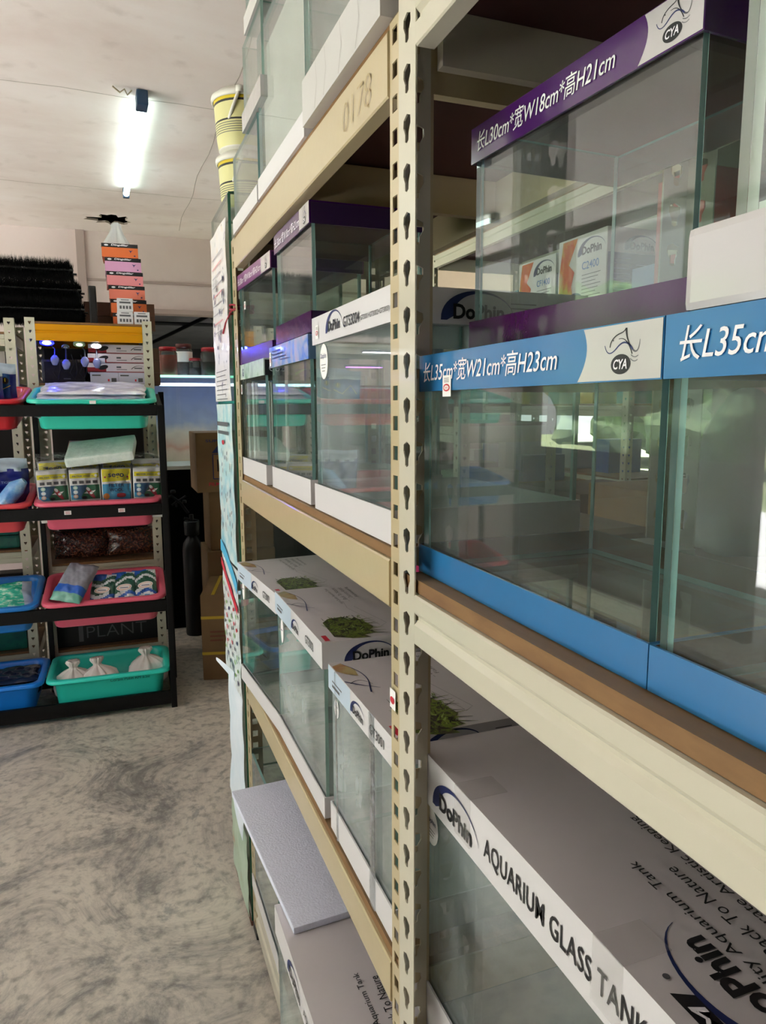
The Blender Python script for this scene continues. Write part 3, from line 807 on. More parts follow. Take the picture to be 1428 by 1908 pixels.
# far rack, lower shelf ---------------------------------------------------------
PLANTG = ramp_mat('plant_photo_print', [(.36, '1d1a16'), (.45, '3f332e'), (.50, '54651f'), (.58, '7a8c30'), (.64, '2d2a22'), (.70, '6f7f3a')], scale=70, detail=6, dist=1.5, rough=.4)
ORG = ramp_mat('orange_leaf_print', [(.3, 'a5673a'), (.5, 'b0a070'), (.7, '8f9684')], scale=22, rough=.4)
def gt_lid(code, ln=.30, near_logo=True):
    def f(m, L, W, H, h):
        # front printing: sky-blue text block, logo, code
        m.rect(.0, L*.40, .001, h-.001, (0, L, H-h), U, V, mat('pale_blue_print', 'c3d3e4', .3), .0004)
        for k in range(3): m.rect(.02, .075-.01*k, h*.68-.008*k, h*.68-.006*k, (0, L, H-h), U, V, INKG, .0008)
        swoosh_logo(m, (0, L*.60, H-h+h*.2), U, V, .058)
        m.text(code, (0, L*.30, H-h+h*.28), U, V, h*.34, INK, w=.05, off=.008, eps=.0009)
        # near end
        swoosh_logo(m, (.034, 0, H-h+.006), UX, V, .080)
        for k in range(4): m.rect(.130, .170-.006*k, .008+.006*k, .0092+.006*k, (0, 0, H-h), UX, V, INKG)
        # top: planted scene, orange butterfly wing and lines
        o = (0, 0, H); ux, uy = (.55, 0, 0), (0, 1, 0)
        rn = random.Random(5)
        gs = [mat('leaf_green_print', '6f8a2c', .45), mat('dark_wood_print', '3a2d28', .45), mat('black_leaf_print', '1c1d16', .45), mat('pale_green_print', '93a85c', .45)]
        pts = [(.045, .035), (.05, .10), (.075, .115), (.12, .118), (.135, .10), (.155, .112), (.178, .06), (.155, .045), (.17, .035), (.13, .03), (.14, .018), (.09, .022)]
        m.poly([(x, L*.20+(y-.075)*1.15) for x, y in pts], o, ux, uy, PLANTG, .0007)
        for k in range(110):
            x, y = rn.uniform(.048, .172), L*.20+rn.uniform(-.05, .045)
            a = rn.uniform(-1, 1); l_ = rn.uniform(.004, .014)
            m.arc([(x, y), (x+l_*a, y+l_*.6), (x+l_*a*1.6, y+l_*1.1)], rn.uniform(.002, .005), .0006, o, ux, uy, gs[k % 4 if k % 3 else 0], .0008+.00001*k)
        for k in range(8):
            a = rn.uniform(-.3, .5); x = .15+.01*rn.random()
            m.arc([(x, L*.06+.010*k), (x+.025, L*.06+.010*k+a*.02), (x+.05, L*.06+.010*k+a*.05)], .003, .0006, o, ux, uy, PLANTG, .0008)
        m.poly([(.002, L*.94), (.028, L*.97), (.05, L*.86), (.045, L*.76), (.02, L*.80), (.002, L*.86)], o, ux, uy, ORG, .0007)
        m.arc([(.03, L*.95)]+bez((.03, L*.95), (.075, L*.78), (.052, L*.62))+[(.04, L*.52)], .001, .0035, o, ux, uy, NAVY, .0008)
        m.arc(bez((.0, L*.7), (.03, L*.62), (.07, L*.56)), .003, .001, o, ux, uy, NAVY, .0009)
        m.arc(bez((.01, L*.66), (.04, L*.74), (.06, L*.62)), .002, .001, o, ux, uy, INKG, .0009)
        m.poly([(.012, .004), (.026, .004), (.026, .03), (.012, .03)], o, ux, uy, REDINK, .0007)
        m.arc([(.175, L*.62), (.165, L*.50), (.20, L*.16)], .0008, .0008, o, ux, uy, INKG, .0008)
        m.arc([(.19, L*.52), (.225, L*.18), (.20, L*.14)], .0008, .0008, o, ux, uy, INKG, .0008)
        for k in range(4):
            m.text(['High Quality Aquarium Tank', '... Back To Nature', '... Decorate Artistic', 'Fishkeeping'][k], (.096+.013*k, L*.93, H), (0, 1, 0), (-1, 0, 0), .008, INKG, w=.11-.012*k, eps=.0008, align='R')
    return f
LIDF = {'+z': GREYB}
D = tank('aquarium_tank', 'white-lidded glass aquarium on the lower shelf sticking out past the far post', .272, 1.298, .680, .308, .23, .274, rot=R(3.8), base=(.034, WHITE, WHITE), lid=(.040, WHITE, WHITE, LIDF), lidp=gt_lid('GT3002'), g=GLASSX,
         sticker=lambda t, L, W, H: (M().ell(0, 0, .010, .024, (.004, L-.035, H-.055), U, V, PAPER, .0012).rect(-.006, .006, .0, .002, (.004, L-.035, H-.055), U, V, NAVY, .0018).build('round_sticker', t)))
Ebx = tank('aquarium_tank', 'glass aquarium with white GT3002 lid, middle of the three on the lower shelf', .272, .981, .680, .322, .24, .278, base=(.034, WHITE, WHITE), lid=(.041, WHITE, WHITE, LIDF), lidp=gt_lid('GT3002'), g=GLASSF, e=EDGEL,
         sticker=lambda t, L, W, H: (M().ell(0, 0, .010, .024, (.004, L-.04, H-.065), U, V, PAPER, .0012).rect(-.006, .006, .0, .002, (.004, L-.04, H-.065), U, V, NAVY, .0018).build('round_sticker', t)))
F = tank('aquarium_tank', 'film-wrapped glass aquarium with white lid printed GT3001, nearest on the lower shelf against the post', .275, .704, .680, .254, .24, .254, base=(.042, WHITE, WHITE), lid=(.036, WHITE, WHITE, LIDF), lidp=gt_lid('GT3001'), g=GLASSF,
         sticker=lambda t, L, W, H: seal_round(t, (.004, L-.028, H-.058), U, V, .011))
wrapf = film_mat('shrink_wrap', (.96, .97, .98), .05, .08, .5, 40)
M().box(-.0015, 0, .06, .078, .0, .254, wrapf).build('tape_strip', F)
M().box(-.0015, 0, .215, .221, .0, .254, wrapf).build('tape_strip', F)

# foam sheet, bottom shelf boxes
FOAM = mat('white_foam', 'dde1f4', .75, var=.08, vscale=220, bump=.28, bscale=260)
m = M(); m.box(0, .22, -.22, .22, 0, .011, FOAM, .0015)
m.build('foam_sheet', label='thin white polystyrene sheet lying across the boxed tanks and sticking out below the lower shelf', cat='foam sheet', loc=(.312, 1.225, .4985), rot=(0, 0, R(3.5)))
bpy.data.objects['foam_sheet'].location = (.2085, 1.21, .4925)
def g_lid(m, L, W, H, h):
    swoosh_logo(m, (0, L-.09, H-h+.008), U, V, .09)
    m.text('AQUARIUM GLASS TANK', (0, L-.19, H-h+.012), U, V, .014, INK, w=.165, off=.012, eps=.0009)
    ou, ov = Vector((0, 1, 0)), Vector((-1, 0, 0))
    m.text('High Quality Aquarium Tank', (.085, L-.185, H), ou, ov, .012, INK, w=.175, eps=.001, align='R')
    m.text('... Back To Nature', (.107, L-.20, H), ou, ov, .012, INK, w=.11, eps=.001, align='R')
tank('boxed_aquarium', 'white boxed aquarium with a plain grey top on the bottom shelf below the foam sheet', .2085, .705, .130, .365, .26, .361, base=(.05, WHITE, WHITE), lid=(.05, WHITE, WHITE, LIDF), lidp=g_lid, g=GLASSD)
Hh = tank('aquarium_tank', 'bare glass aquarium in a white base at the far end of the bottom shelf', .265, 1.335, .1305, .3, .27, .36, base=(.034, WHITE, WHITE), g=GLASSD)

# far rack, top: large tanks in white bases
GREYW = mat('grey_white_card', 'c2bfbd', .5, var=.05, bump=.08, bscale=10)
def creases(m, L, W, H, h):
    for k, y in enumerate((.06, .1, .16, .22)):
        m.arc([(y, .002), (y+.012, h*.5), (y+.006, h-.001)], .0012, .0006, (0, L, 0), U, V, mat('crease_shadow_line', '9f9a96', .6), .0006)
T_a = tank('aquarium_tank', 'large glass aquarium in a creased white base on the rack top beside the near post', .2585, .69, 1.6645, .292, .27, .40, base=(.056, GREYW, GREYW), basep=creases, e=mat('bright_teal_edge', '5fb0a4', .08, coat=1), g=GLASS)
T_b = tank('aquarium_tank', 'glass aquarium lined with a grey sheet on the rack top, second from the post', .268, 1.012, 1.6645, .325, .26, .262, base=(.034, WHITE, WHITE), g=GLASS)
M().box(.012, .25, .305, .311, .008, .235, mat('pale_grey_sheet', 'c2c2bd', .6)).build('lining_sheet', T_b)
M().box(.010, .014, .02, .30, .008, .232, mat('pale_grey_sheet', 'c2c2bd', .6)).build('lining_sheet', T_b)
T_c = tank('aquarium_tank', 'low glass aquarium at the far end of the rack top, under another tank', .268, 1.347, 1.6645, .27, .25, .152, base=(.030, WHITE, WHITE), g=GLASS)
T_d = tank('aquarium_tank', 'glass aquarium in a rounded white base stacked on the far tank of the rack top', .266, 1.283, 1.8175, .18, .25, .15, base=(.034, WHITEG, WHITEG), g=GLASS, e=EDGEL)
T_e = tank('aquarium_tank', 'white-based glass aquarium forming the highest tier of the stack on the rack top', .266, 1.255, 1.9685, .16, .25, .2, base=(.03, GREYW, GREYW), g=GLASS, e=EDGEL)
# ------------------------------------------------------------------ poster cabinet beside the rack
CAB = thing('glass_cabinet', 'tall narrow glass cabinet covered in posters at the far end of the cream rack', 'glass cabinet', (.266, 1.665, 0))
ca, cb, cc_, cd = 0, .26, 0, .265
EG = EDGEG
def cpane(*b, ax='x'):
    fc = {k: EG for k in ('-x', '+x', '-y', '+y', '-z', '+z')}; fc['-'+ax] = GLASS; fc['+'+ax] = GLASS
    M().box(*b, GLASS, faces=fc).build('glass_pane', CAB)
cpane(0, .006, 0, cd, .012, 1.763); cpane(cb-.006, cb, 0, cd, .012, 1.763)
cpane(.0065, cb-.0065, 0, .006, .012, 1.763, ax='y'); cpane(.0065, cb-.0065, cd-.006, cd, .012, 1.763, ax='y')
M().box(-.002, cb+.002, -.002, cd+.002, 0, .011, mat('rust_strip', '6a4636', .8)).build('bottom_rail', CAB)
for z in (.42, .80, 1.28):
    M().box(.007, cb-.007, .007, cd-.007, z, z+.005, GLASS, faces={'-x': EG, '-y': EG}).build('glass_shelf', CAB)
SPECK = ramp_mat('poster_leaf_print', [(.30, '3c3f66'), (.37, 'e9e6ea'), (.6, 'f1edee'), (.74, 'e8d8c8'), (.78, '7f7f9a')], scale=26, detail=3, rough=.35, coat=.3)
SEAP = ramp_mat('poster_water_print', [(.3, '7fc4dc'), (.45, 'b8e0ea'), (.58, 'e6f2f4'), (.72, '9fd2e2'), (.78, '3f5f7a')], scale=17, detail=4, rough=.35, coat=.3)
FISHP = ramp_mat('poster_fish_print', [(.30, '7a3340'), (.36, 'eef3f5'), (.62, 'e6eff3'), (.72, '3d4f66'), (.78, 'dfe9ee')], scale=30, detail=2, rough=.35, coat=.3)
PEEL = ramp_mat('torn_paper_back', [(.3, 'e4eaf4'), (.6, 'd5e2ee'), (.8, 'c3dbe6')], scale=9, rough=.6, bump=.1)
INNERP = ramp_mat('faded_green_print', [(.3, '8fae98'), (.5, 'b7c9b6'), (.66, 'a9bda6'), (.74, 'b8705c'), (.85, 'c98a74')], scale=7, detail=5, rough=.5)
def poster(name, label, y0, y1, z0, z1, mt, extra=None, skew=0, curl=.0):
    """thin sheet stuck on the aisle face of the cabinet, slight waviness; y from the near edge"""
    m = M(); n, k = 10, 16
    for s_, dx in ((1, 0), (-1, .0006)):
        vs = []; fs = []
        for j in range(k+1):
            for i in range(n+1):
                a, b = i/n, j/k
                y = y0+(y1-y0)*a; z = z0+(z1-z0)*b+skew*a
                x = -.0045-.0025*abs(math.sin(3*b*PI+a*4))-curl*max(0, 1-b*4)*(1-a*.5)-dx*s_
                vs.append((x, y, z))
        for j in range(k):
            for i in range(n):
                q = (j*(n+1)+i, (j+1)*(n+1)+i, (j+1)*(n+1)+i+1, j*(n+1)+i+1)
                fs.append(q if s_ > 0 else tuple(reversed(q)))
        m.add(vs, fs, mt, True)
    if extra: extra(m)
    return m.build(name, label=label, cat='poster', loc=(.266, 1.665, 0))
def ex1(m):
    o = (-.0085, .25, 0)
    fr_ = mat('faint_red_print', 'd89aa0', .5)
    for k in range(9): m.rect(.03, .20-.02*(k % 3), 1.655-.022*k, 1.658-.022*k, o, U, V, fr_ if k % 3 == 1 else mat('faint_grey_print', 'a9a6b0', .5), .0005)
    for k in range(7): m.rect(.04, .21-.02*(k % 2), 1.385-.011*k, 1.387-.011*k, o, U, V, INKG, .0005)
    rn = random.Random(2)
    for k in range(16):
        y, z = rn.uniform(.03, .2), rn.uniform(1.42, 1.60)
        m.ell(y, z, .011, .005, o, U, V, NAVY if k % 2 else INKG, .0006, 10, rn.uniform(-1.2, 1.2))
poster('poster', 'white poster with dark leaf pictures, topmost on the glass cabinet', .01, .255, 1.315, 1.715, SPECK, ex1, skew=.0)
def ex2(m):
    o = (-.0085, .25, 0)
    m.rect(.02, .2, 1.255, 1.265, o, U, V, INKG); m.rect(.03, .2, 1.235, 1.243, o, U, V, INKG); m.ell(.11, 1.215, .02, .006, o, U, V, REDINK, .0006)
    rn = random.Random(4)
    for k in range(34):
        y, z = rn.uniform(.02, .22), rn.uniform(.98, 1.2)
        m.ell(y, z, .008, .0035, o, U, V, (NAVY, INKG, INK)[k % 3], .0006, 10, rn.uniform(.6, 2.2))
    m.arc(bez((.0, 1.02-.08), (.1, .935), (.25, .875)), .03, .03, o, U, V, mat('poster_blue', '4fb0da', .4), .0006)
poster('poster', 'pale blue poster with rows of small fish, in the middle of the glass cabinet', .005, .25, .925, 1.308, SEAP, ex2)
def ex3(m):
    o = (-.0085, .25, 0)
    m.arc(bez((.0, .898), (.10, .862), (.245, .820)), .02, .02, o, U, V, REDINK, .0006)
    rn = random.Random(8)
    for j in range(6):
        for i in range(6):
            m.ell(.03+.038*i, .84-.034*j-.05*i/6+.004*rn.random(), .011, .005, o, U, V, [NAVY, REDINK, INKG, mat('poster_green', '6fa04a', .5)][rn.randrange(4)], .0006, 10, rn.uniform(-.4, .4))
poster('poster', 'white poster with a red stripe above rows of fish pictures, on the glass cabinet', .0, .25, .60, .918, FISHP, ex3)
poster('poster', 'torn pale poster curling away low on the glass cabinet', .0, .22, .235, .60, PEEL, None, skew=.03, curl=.012)
poster('poster', 'faded green poster with reddish blotches at the foot of the glass cabinet', .004, .245, .02, .24, INNERP)
# curled flap
m = M(); pts = [(-.008-.03*math.sin(t*2.2), .10+.14*t, .625+.02*math.sin(t*3)) for t in [i/8 for i in range(9)]]
vs = []; fs = []
for i, p in enumerate(pts):
    w = .012*(1-i/9); vs += [(p[0], p[1], p[2]-w), (p[0], p[1], p[2]+w)]
for i in range(8): fs.append((2*i, 2*i+1, 2*i+3, 2*i+2))
m.add(vs, fs, PEEL, True); m.build('paper_flap', CAB)

# twisted red string tied round the far post
m = M(); P = []
for i in range(60):
    a = i/59*2*PI*3
    P.append((.286+.026*math.cos(a), 1.645+.030*math.sin(a), 1.508+.004*math.sin(a*1.7)+.0045*(i/20)))
m.tube(P, .0022, mat('red_string', '8f2436', .8), 5)
m.tube([(.262, 1.66, 1.505), (.258, 1.70, 1.49), (.256, 1.73, 1.47)], .0022, mat('red_string', '8f2436', .8), 5)
m.build('red_string', label='red string tied around the far post of the cream rack', cat='string')

# pails on the cabinet
PAILY = mat('yellow_pail_label', 'd6d196', .4, var=.05); PAILB = mat('yellow_band', 'd8bf1c', .4)
PWH = mat('white_pail_plastic', 'dedbd2', .35)
def pail(label, z, x, y):
    t = thing('pail', label, 'pail', (x, y, z), (0, 0, 0), 'lidded pails on the glass cabinet')
    b = M(); b.lathe([(.0, 0), (.058, 0), (.060, .004, PAILY), (.064, .03, PAILY), (.066, .058, INK), (.066, .062, PAILY), (.068, .098, INK), (.0685, .103, PAILB), (.069, .112, PWH), (.0695, .118)], PWH, seg=36)
    for k in range(5): b.lathe([(.0645+.0004*k, .032+.005*k), (.0648+.0004*k, .0335+.005*k)], INKG, seg=36)
    b.build('body', t)
    M().lathe([(.0, .134), (.05, .134), (.062, .131), (.066, .124), (.0735, .122), (.0745, .116), (.0735, .110), (.0705, .109)], PWH, seg=36).build('lid', t)
    P = [(-.076*math.cos(a), -.0745*math.sin(a)*.55, .118-.085*math.sin(a)*1.0) for a in [PI*i/14 for i in range(15)]]
    M().tube(P, .0042, PWH, 8).build('handle', t)
    for s_ in (-1, 1): M().lathe([(0, 0), (.009, 0), (.009, .012), (0, .012)], PWH, (s_*.076, 0, .112), 12).build('lug', t)
    t.rotation_euler[2] = R(-105)
    return t
M().box(.268, .524, 1.668, 1.926, 1.7635, 1.768, GLASS, faces={'-x': EG, '-y': EG, '+x': EG, '+y': EG}).build('glass_lid_sheet', label='loose glass sheet covering the top of the poster cabinet', cat='glass sheet')
pail('lower yellow-labelled white pail standing on the glass cabinet', 1.7685, .345, 1.85)
pail('upper yellow-labelled white pail stacked on the other pail', 1.7685+.1345, .338, 1.84)

# ------------------------------------------------------------------ tube light
TL = thing('tube_light', 'glowing fluorescent tube with a blue end cap on the ceiling', 'tube light', (.171, 2.90, CEIL-.03), (0, 0, R(1.35)))
EM = emit_mat('tube_glow', 'e4fff6', 5)
M().tube([(0, .06, 0), (0, 1.25, 0)], .0145, EM, 14).build('tube', TL)
BL = mat('blue_end_cap', '1f3d5c', .45)
M().box(-.02, .02, -.012, .065, -.022, .028, BL, .005).build('end_cap', TL)
M().box(-.016, .016, 1.245, 1.275, -.018, .028, BL, .005).build('end_cap', TL)
M().box(-.010, .010, .06, 1.25, .017, .0295, mat('lamp_batten_white', 'd8dcd8', .5)).build('batten', TL)
M().tube([(-.10, -.01, .024), (-.075, .004, .012), (-.06, -.012, .02), (-.05, .006, .008), (-.035, -.004, .022)], .003, mat('beige_wire', 'b3a58a', .6), 6).build('wire', TL)
for nm, x, y, rz in (('over the left side of the shop', -1.9, .6, 0), ('over the left aisle', -1.25, 2.9, 0), ('in the far left of the shop', -1.9, 3.7, 0)):  # unseen tubes added to brighten the left side and the frame fronts
    t = thing('tube_light', 'added fill-light tube %s, outside the photo' % nm, 'tube light', (x, y, CEIL-.03), (0, 0, R(rz)))
    M().tube([(0, 0, 0), (0, 1.2, 0)], .0145, EM, 12).build('tube', t)
    M().box(-.02, .02, -.05, .002, -.022, .028, BL, .005).build('end_cap', t)
    M().box(-.02, .02, 1.198, 1.25, -.022, .028, BL, .005).build('end_cap', t)

# ------------------------------------------------------------------ black display frame
BF = thing('display_frame', 'black steel display frame holding four tiers of plastic trays', 'display frame', (.205, 3.125, 0), (0, 0, R(-1.6)))
XL = -1.56
def bfp(name, *b, bev=.002): return M().box(*b, BLACKM, bev).build(name, BF)
for x in (-.022, XL): bfp('leg', x, x+.024, 0, .024, 0, 1.312)
for x in (-.004, XL-.0): bfp('leg', x, x+.024, .36, .384, 0, 1.372)
bfp('leg', -.535, -.515, .36, .384, 0, 1.36); bfp('leg', -1.03, -1.01, .36, .384, 0, 1.36)
RZ = [(.020, .078), (.437, .488), (.855, .903), (1.268, 1.3125)]
for (a, b) in RZ:
    bfp('rail', XL+.024, -.0225, .0, .018, a, b)
    bfp('rail', XL+.024, -.0225, .362, .38, a+(.0 if a < .1 else .03), b+(-.01 if a < .1 else .02))
    for x in (-.020, XL+.002):
        m = M(); dz = 0 if a < .1 else .05
        m.add([(x, .0245, a+.01), (x+.018, .0245, a+.01), (x+.018, .3595, a+.01+dz), (x, .3595, a+.01+dz), (x, .0245, b), (x+.018, .0245, b), (x+.018, .3595, b+dz), (x, .3595, b+dz)],
              [(3, 2, 1, 0), (4, 5, 6, 7), (0, 1, 5, 4), (1, 2, 6, 5), (2, 3, 7, 6), (3, 0, 4, 7)], BLACKM); m.build('side_rail', BF)
bpy.context.view_layer.update()
BM = BF.matrix_world.copy()
for px_, w in ((-.36, 0), (-.20, 0)):
    pass
m = M(); 
for x, s in ((-.40, '4.50'), (-.195, '7.90')):
    m.rect(x, x+.026, .874, .890, (0, -.0002, 0), UX, V, PAPER, .0008)
    for k in range(3): m.rect(x+.004, x+.022, .877+.004*k, .8785+.004*k, (0, -.0002, 0), UX, V, REDINK, .0012)
m.build('price_label', BF, label='white price stickers')

TEAL = mat('teal_plastic', '2ecbb4', .32, var=.03, coat=.2)
TEALB = mat('bright_teal_plastic', '33e0cf', .32, var=.03, coat=.2)
REDP = mat('red_plastic', 'c01828', .32, var=.03, coat=.2)
PINKP = mat('pink_plastic', 'e0607a', .34, var=.03, coat=.2)
SALP = mat('coral_red_plastic', 'dc4a52', .34, var=.03, coat=.2)
BLUP = mat('blue_plastic', '1f7cd2', .32, var=.03, coat=.2)
BLUB = mat('bright_blue_plastic', '1784ee', .32, var=.03, coat=.2)
TD, TH = .35, .128
TR = {}
def tray(key, cx, w, zr, tilt, mt, label):
    a = R(tilt)
    y = -TD/2*math.cos(a)-TH*math.sin(a); z = -TD/2*math.sin(a)+TH*math.cos(a)
    m = tray_mesh(w, TD, TH, mt, rim=.022, tp=.016)
    o = m.build('plastic_tray', label=label, cat='tray', group='plastic trays on the black frame')
    o.matrix_world = BM @ Matrix.Translation((cx-.205, -.012-y, zr-z)) @ Matrix.Rotation(a, 4, 'X')
    TR[key] = o.matrix_world.copy()
    return o
cR, cL, cX = -.062, -.56, -1.06
tray('1R', cR, .49, 1.332, 10, TEAL, 'teal plastic tray with stacked flat packs, top tier of the black frame')
tray('1L', cL, .49, 1.332, 10, REDP, 'bright red plastic tray holding blue bags, top tier at the left edge of the photo')
tray('2R', cR, .49, .924, 9, PINKP, 'pink plastic tray filled with filter wool packs')
tray('2L', cL, .49, .924, 9, SALP, 'coral red plastic tray holding a navy bag at the left edge of the photo')
tray('3R', cR, .49, .508, 10, PINKP, 'pink plastic tray holding a grey-blue pack and three green striped packs')
tray('3L', cL, .49, .508, 10, BLUP, 'blue plastic tray holding a green net pack')
tray('4R', cR, .50, .182, 0, TEALB, 'bright teal plastic tray with white sacks on the bottom tier')
tray('4L', cL, .48, .182, 0, BLUB, 'bright blue plastic tray with dark flat packs on the bottom tier')
for i, (mt, zr, tl, wd) in enumerate(((TEAL, 1.332, 10, 'teal plastic tray beside the bright red one, outside the photo'), (BLUP, .924, 9, 'blue plastic tray left of the coral red one, outside the photo'), (REDP, .508, 10, 'red plastic tray left of the blue net-pack tray, outside the photo'), (TEALB, .182, 0, 'teal plastic tray left of the bright blue one, outside the photo'))):
    tray('%dX' % (4-i), cX, .49, zr, tl, mt, wd)
m = M(); m.rect(-.012, .012, -.013, .0, (0, -TD/2-.0035, TH-.002), UX, V, PAPER, .001)
o = m.build('price_label', label='small white price label on the rim of the teal tray', cat='label'); o.matrix_world = TR['1R'].copy()
m = M(); m.text('Coram Putih RM 5.50', (0, -TD/2+.0275, TH*.72), UX, (0, .26, .96), .012, INK, w=.16, off=-.006, eps=.004)
o = m.build('handwriting', label='black handwriting on the front of the bright teal tray', cat='handwriting'); o.matrix_world = TR['4R'].copy()

def place(o, key, x, y, z, rx=0, ry=0, rz=0, flat=False):
    mm = TR[key]
    L = Matrix.Translation((x, y, z)) @ Matrix.Rotation(R(rz), 4, 'Z') @ Matrix.Rotation(R(ry), 4, 'Y') @ Matrix.Rotation(R(rx), 4, 'X')
    o.matrix_world = mm @ L
    return o
FILM = film_mat('pack_film', (.96, .97, .98), .05, .1, .5, 45)
FILMC = film_mat('clear_film', (.98, .99, .99), .02, .07, .4, 50)

# filter wool packs ---------------------------------------------------------
YEL = mat('yellow_print', 'e6d81e', .35, coat=.3); SKY = mat('sky_blue_print', '3f9fd0', .3, coat=.3); KBL = mat('koi_blue_print', '2b5f8c', .3, coat=.3)
KGR = mat('koi_green_print', '1f6a48', .3, coat=.3); WOOL = mat('white_wool', 'e9ebe8', .8, bump=.3, bscale=60); KRED = mat('koi_red', '9c1c30', .4)
def wool_pack(kind, label, grp='filter wool packs in the pink tray'):
    t = thing('filter_wool_pack', label, 'filter wool pack', group=grp)
    W, H, T = .118, .235, .05
    m = M(); m.box(-W/2, W/2, 0, T, 0, H-.02, WOOL, .008)
    m.build('wool', t)
    p = M(); o = (-W/2+.004, -.0012, .0)
    w = W-.008
    p.rect(0, w, .02, H-.022, o, UX, V, PAPER, .0002); B0 = .092
    if kind == 'koi':
        p.rect(0, w, H-.055, H-.036, o, UX, V, YEL, .0006); p.text('FILTER WOOL', Vector(o)+Vector((.01, 0, H-.050)), UX, V, .006, KBL, w=w*.75, off=.01, eps=.0010)
        p.ell(w-.010, H-.046, .006, .006, o, UX, V, PAPER, .001, 12)
        for k in range(4): p.rect(.008+.026*k, .026+.026*k, H-.078, H-.066, o, UX, V, INKG, .0006)
        p.rect(0, w, B0, H-.084, o, UX, V, KBL, .0006)
        p.poly([(w*.34, B0), (w, B0), (w, H-.084), (w*.58, H-.084), (w*.5, H-.105), (w*.36, B0+.014)], o, UX, V, KGR, .0009)
        p.poly([(0, B0), (w*.4, B0), (w*.30, B0+.012), (0, B0+.02)], o, UX, V, SKY, .0009)
        for k in range(3):
            p.ell(.018, H-.094-.018*k, .009, .008, o, UX, V, [mat('mint_print', 'b7e0cf', .4), mat('white_blue_print', 'cfe4ee', .4), mat('peach_print', 'eec3ae', .4)][k], .0012, 16)
            p.ell(.018, H-.094-.018*k, .005, .004, o, UX, V, PAPER, .0015, 12)
        # red and white fish
        body = [(.52, .60), (.60, .63), (.68, .56), (.74, .44), (.80, .30), (.84, .16), (.76, .15), (.68, .24), (.60, .36), (.54, .48)]
        hh = (H-.084-B0)/.62; B1 = B0-.12*hh
        p.poly([(x*w, y*hh+B1) for x, y in body], o, UX, V, KRED, .0013)
        p.ell(.60*w, .56*hh+B1, .009, .006, o, UX, V, PAPER, .0016, 14, -.9); p.ell(.70*w, .38*hh+B1, .006, .005, o, UX, V, PAPER, .0016, 12)
        p.poly([(.70*w, .46*hh+B1), (.86*w, .50*hh+B1), (.78*w, .40*hh+B1)], o, UX, V, PAPER, .0015); p.poly([(.56*w, .46*hh+B1), (.44*w, .38*hh+B1), (.60*w, .36*hh+B1)], o, UX, V, PAPER, .0015)
        p.ell(.46*w, .20*hh+B1, .010, .006, o, UX, V, INK, .0015, 10)
    else:
        p.poly([(0, H-.075), (w, H-.070), (w, H-.022), (0, H-.022)], o, UX, V, YEL, .0006)
        p.rect(0, w, .02, H-.084, o, UX, V, SKY, .0005)
        p.text('sego', Vector(o)+Vector((w*.22, 0, H-.062)), UX, V, .022, NAVY, w=w*.56, off=.02, eps=.0012)
        for x in (.1, .9): p.ell(w*x, H-.055, .004, .004, o, UX, V, KRED, .0012, 8)
        p.text('FILTER', Vector(o)+Vector((w*.22, 0, H-.096)), UX, V, .014, NAVY, w=w*.55, off=.02, eps=.0012)
        p.text('WOOL', Vector(o)+Vector((w*.24, 0, H-.116)), UX, V, .014, NAVY, w=w*.5, off=.02, eps=.0012)
        p.ell(w*.65, .106, .018, .006, o, UX, V, REDINK, .0014); p.ell(w*.65, .100, .018, .007, o, UX, V, KRED, .0012); p.ell(w*.12, .10, .012, .013, o, UX, V, mat('orange_print', 'e08a3a', .4), .0012)
    p.build('printed_front', t)
    s_ = pillow(W+.012, H+.018, T+.012, lambda u, v: FILMC, 20, .003, seed=hash(kind) % 50, edge=7, seal=.08)
    b = s_.build('plastic_bag', t); b.location = (0, T/2, -.004)
    return t
proto_k = wool_pack('koi', 'filter wool pack with red and white fish picture, leftmost in the pink tray')
def put(o, *a, **k): place(o, *a, **k); return o
put(proto_k, '2R', -.168, -.120, .030, rx=-7, ry=-2, rz=1)
fl = .030
w2 = copy_tree(proto_k, label='filter wool pack with fish picture, second from the left in the pink tray'); put(w2, '2R', -.050, -.118, fl, rx=-7, ry=-1)
w4 = copy_tree(proto_k, label='filter wool pack with red and white fish picture, rightmost in the pink tray'); put(w4, '2R', .192, -.118, fl, rx=-6, ry=1)
w3 = wool_pack('sego', 'filter wool pack with blue front and yellow sego heading, third in the pink tray'); put(w3, '2R', .070, -.118, fl, rx=-7)
for i, (x, y, s_) in enumerate(((-.165, -.04, w3), (-.045, -.04, proto_k), (.075, -.045, w3), (.188, -.045, proto_k))):
    c = copy_tree(s_, label='yellow-topped filter wool pack standing in the second row behind pack number %s from the left' % ['one', 'two', 'three', 'four'][i]); put(c, '2R', x, y, fl+.018, rx=-4, ry=-2+i)
BUB = ramp_mat('bubble_wrapped_foam', [(.3, 'bccfc8'), (.6, 'd9e6e0'), (.8, 'a7bdb6')], scale=24, rough=.35, coat=.4, bump=.5)
m = M(); m.box(-.135, .135, -.09, .09, 0, .042, BUB, .012)
o = m.build('foam_pack', label='pale green-white foam slab in plastic lying on the filter wool packs', cat='foam pack'); put(o, '2R', .02, -.02, .285, rx=12, ry=-7, rz=-6)
m = M(); m.box(-.06, .06, -.06, .06, 0, .02, mat('pale_pink_foam', 'd8a79c', .6), .006)
o = m.build('foam_pack', label='small pale pink pack behind the foam slab', cat='foam pack'); put(o, '2R', -.06, .10, .29, rx=5)

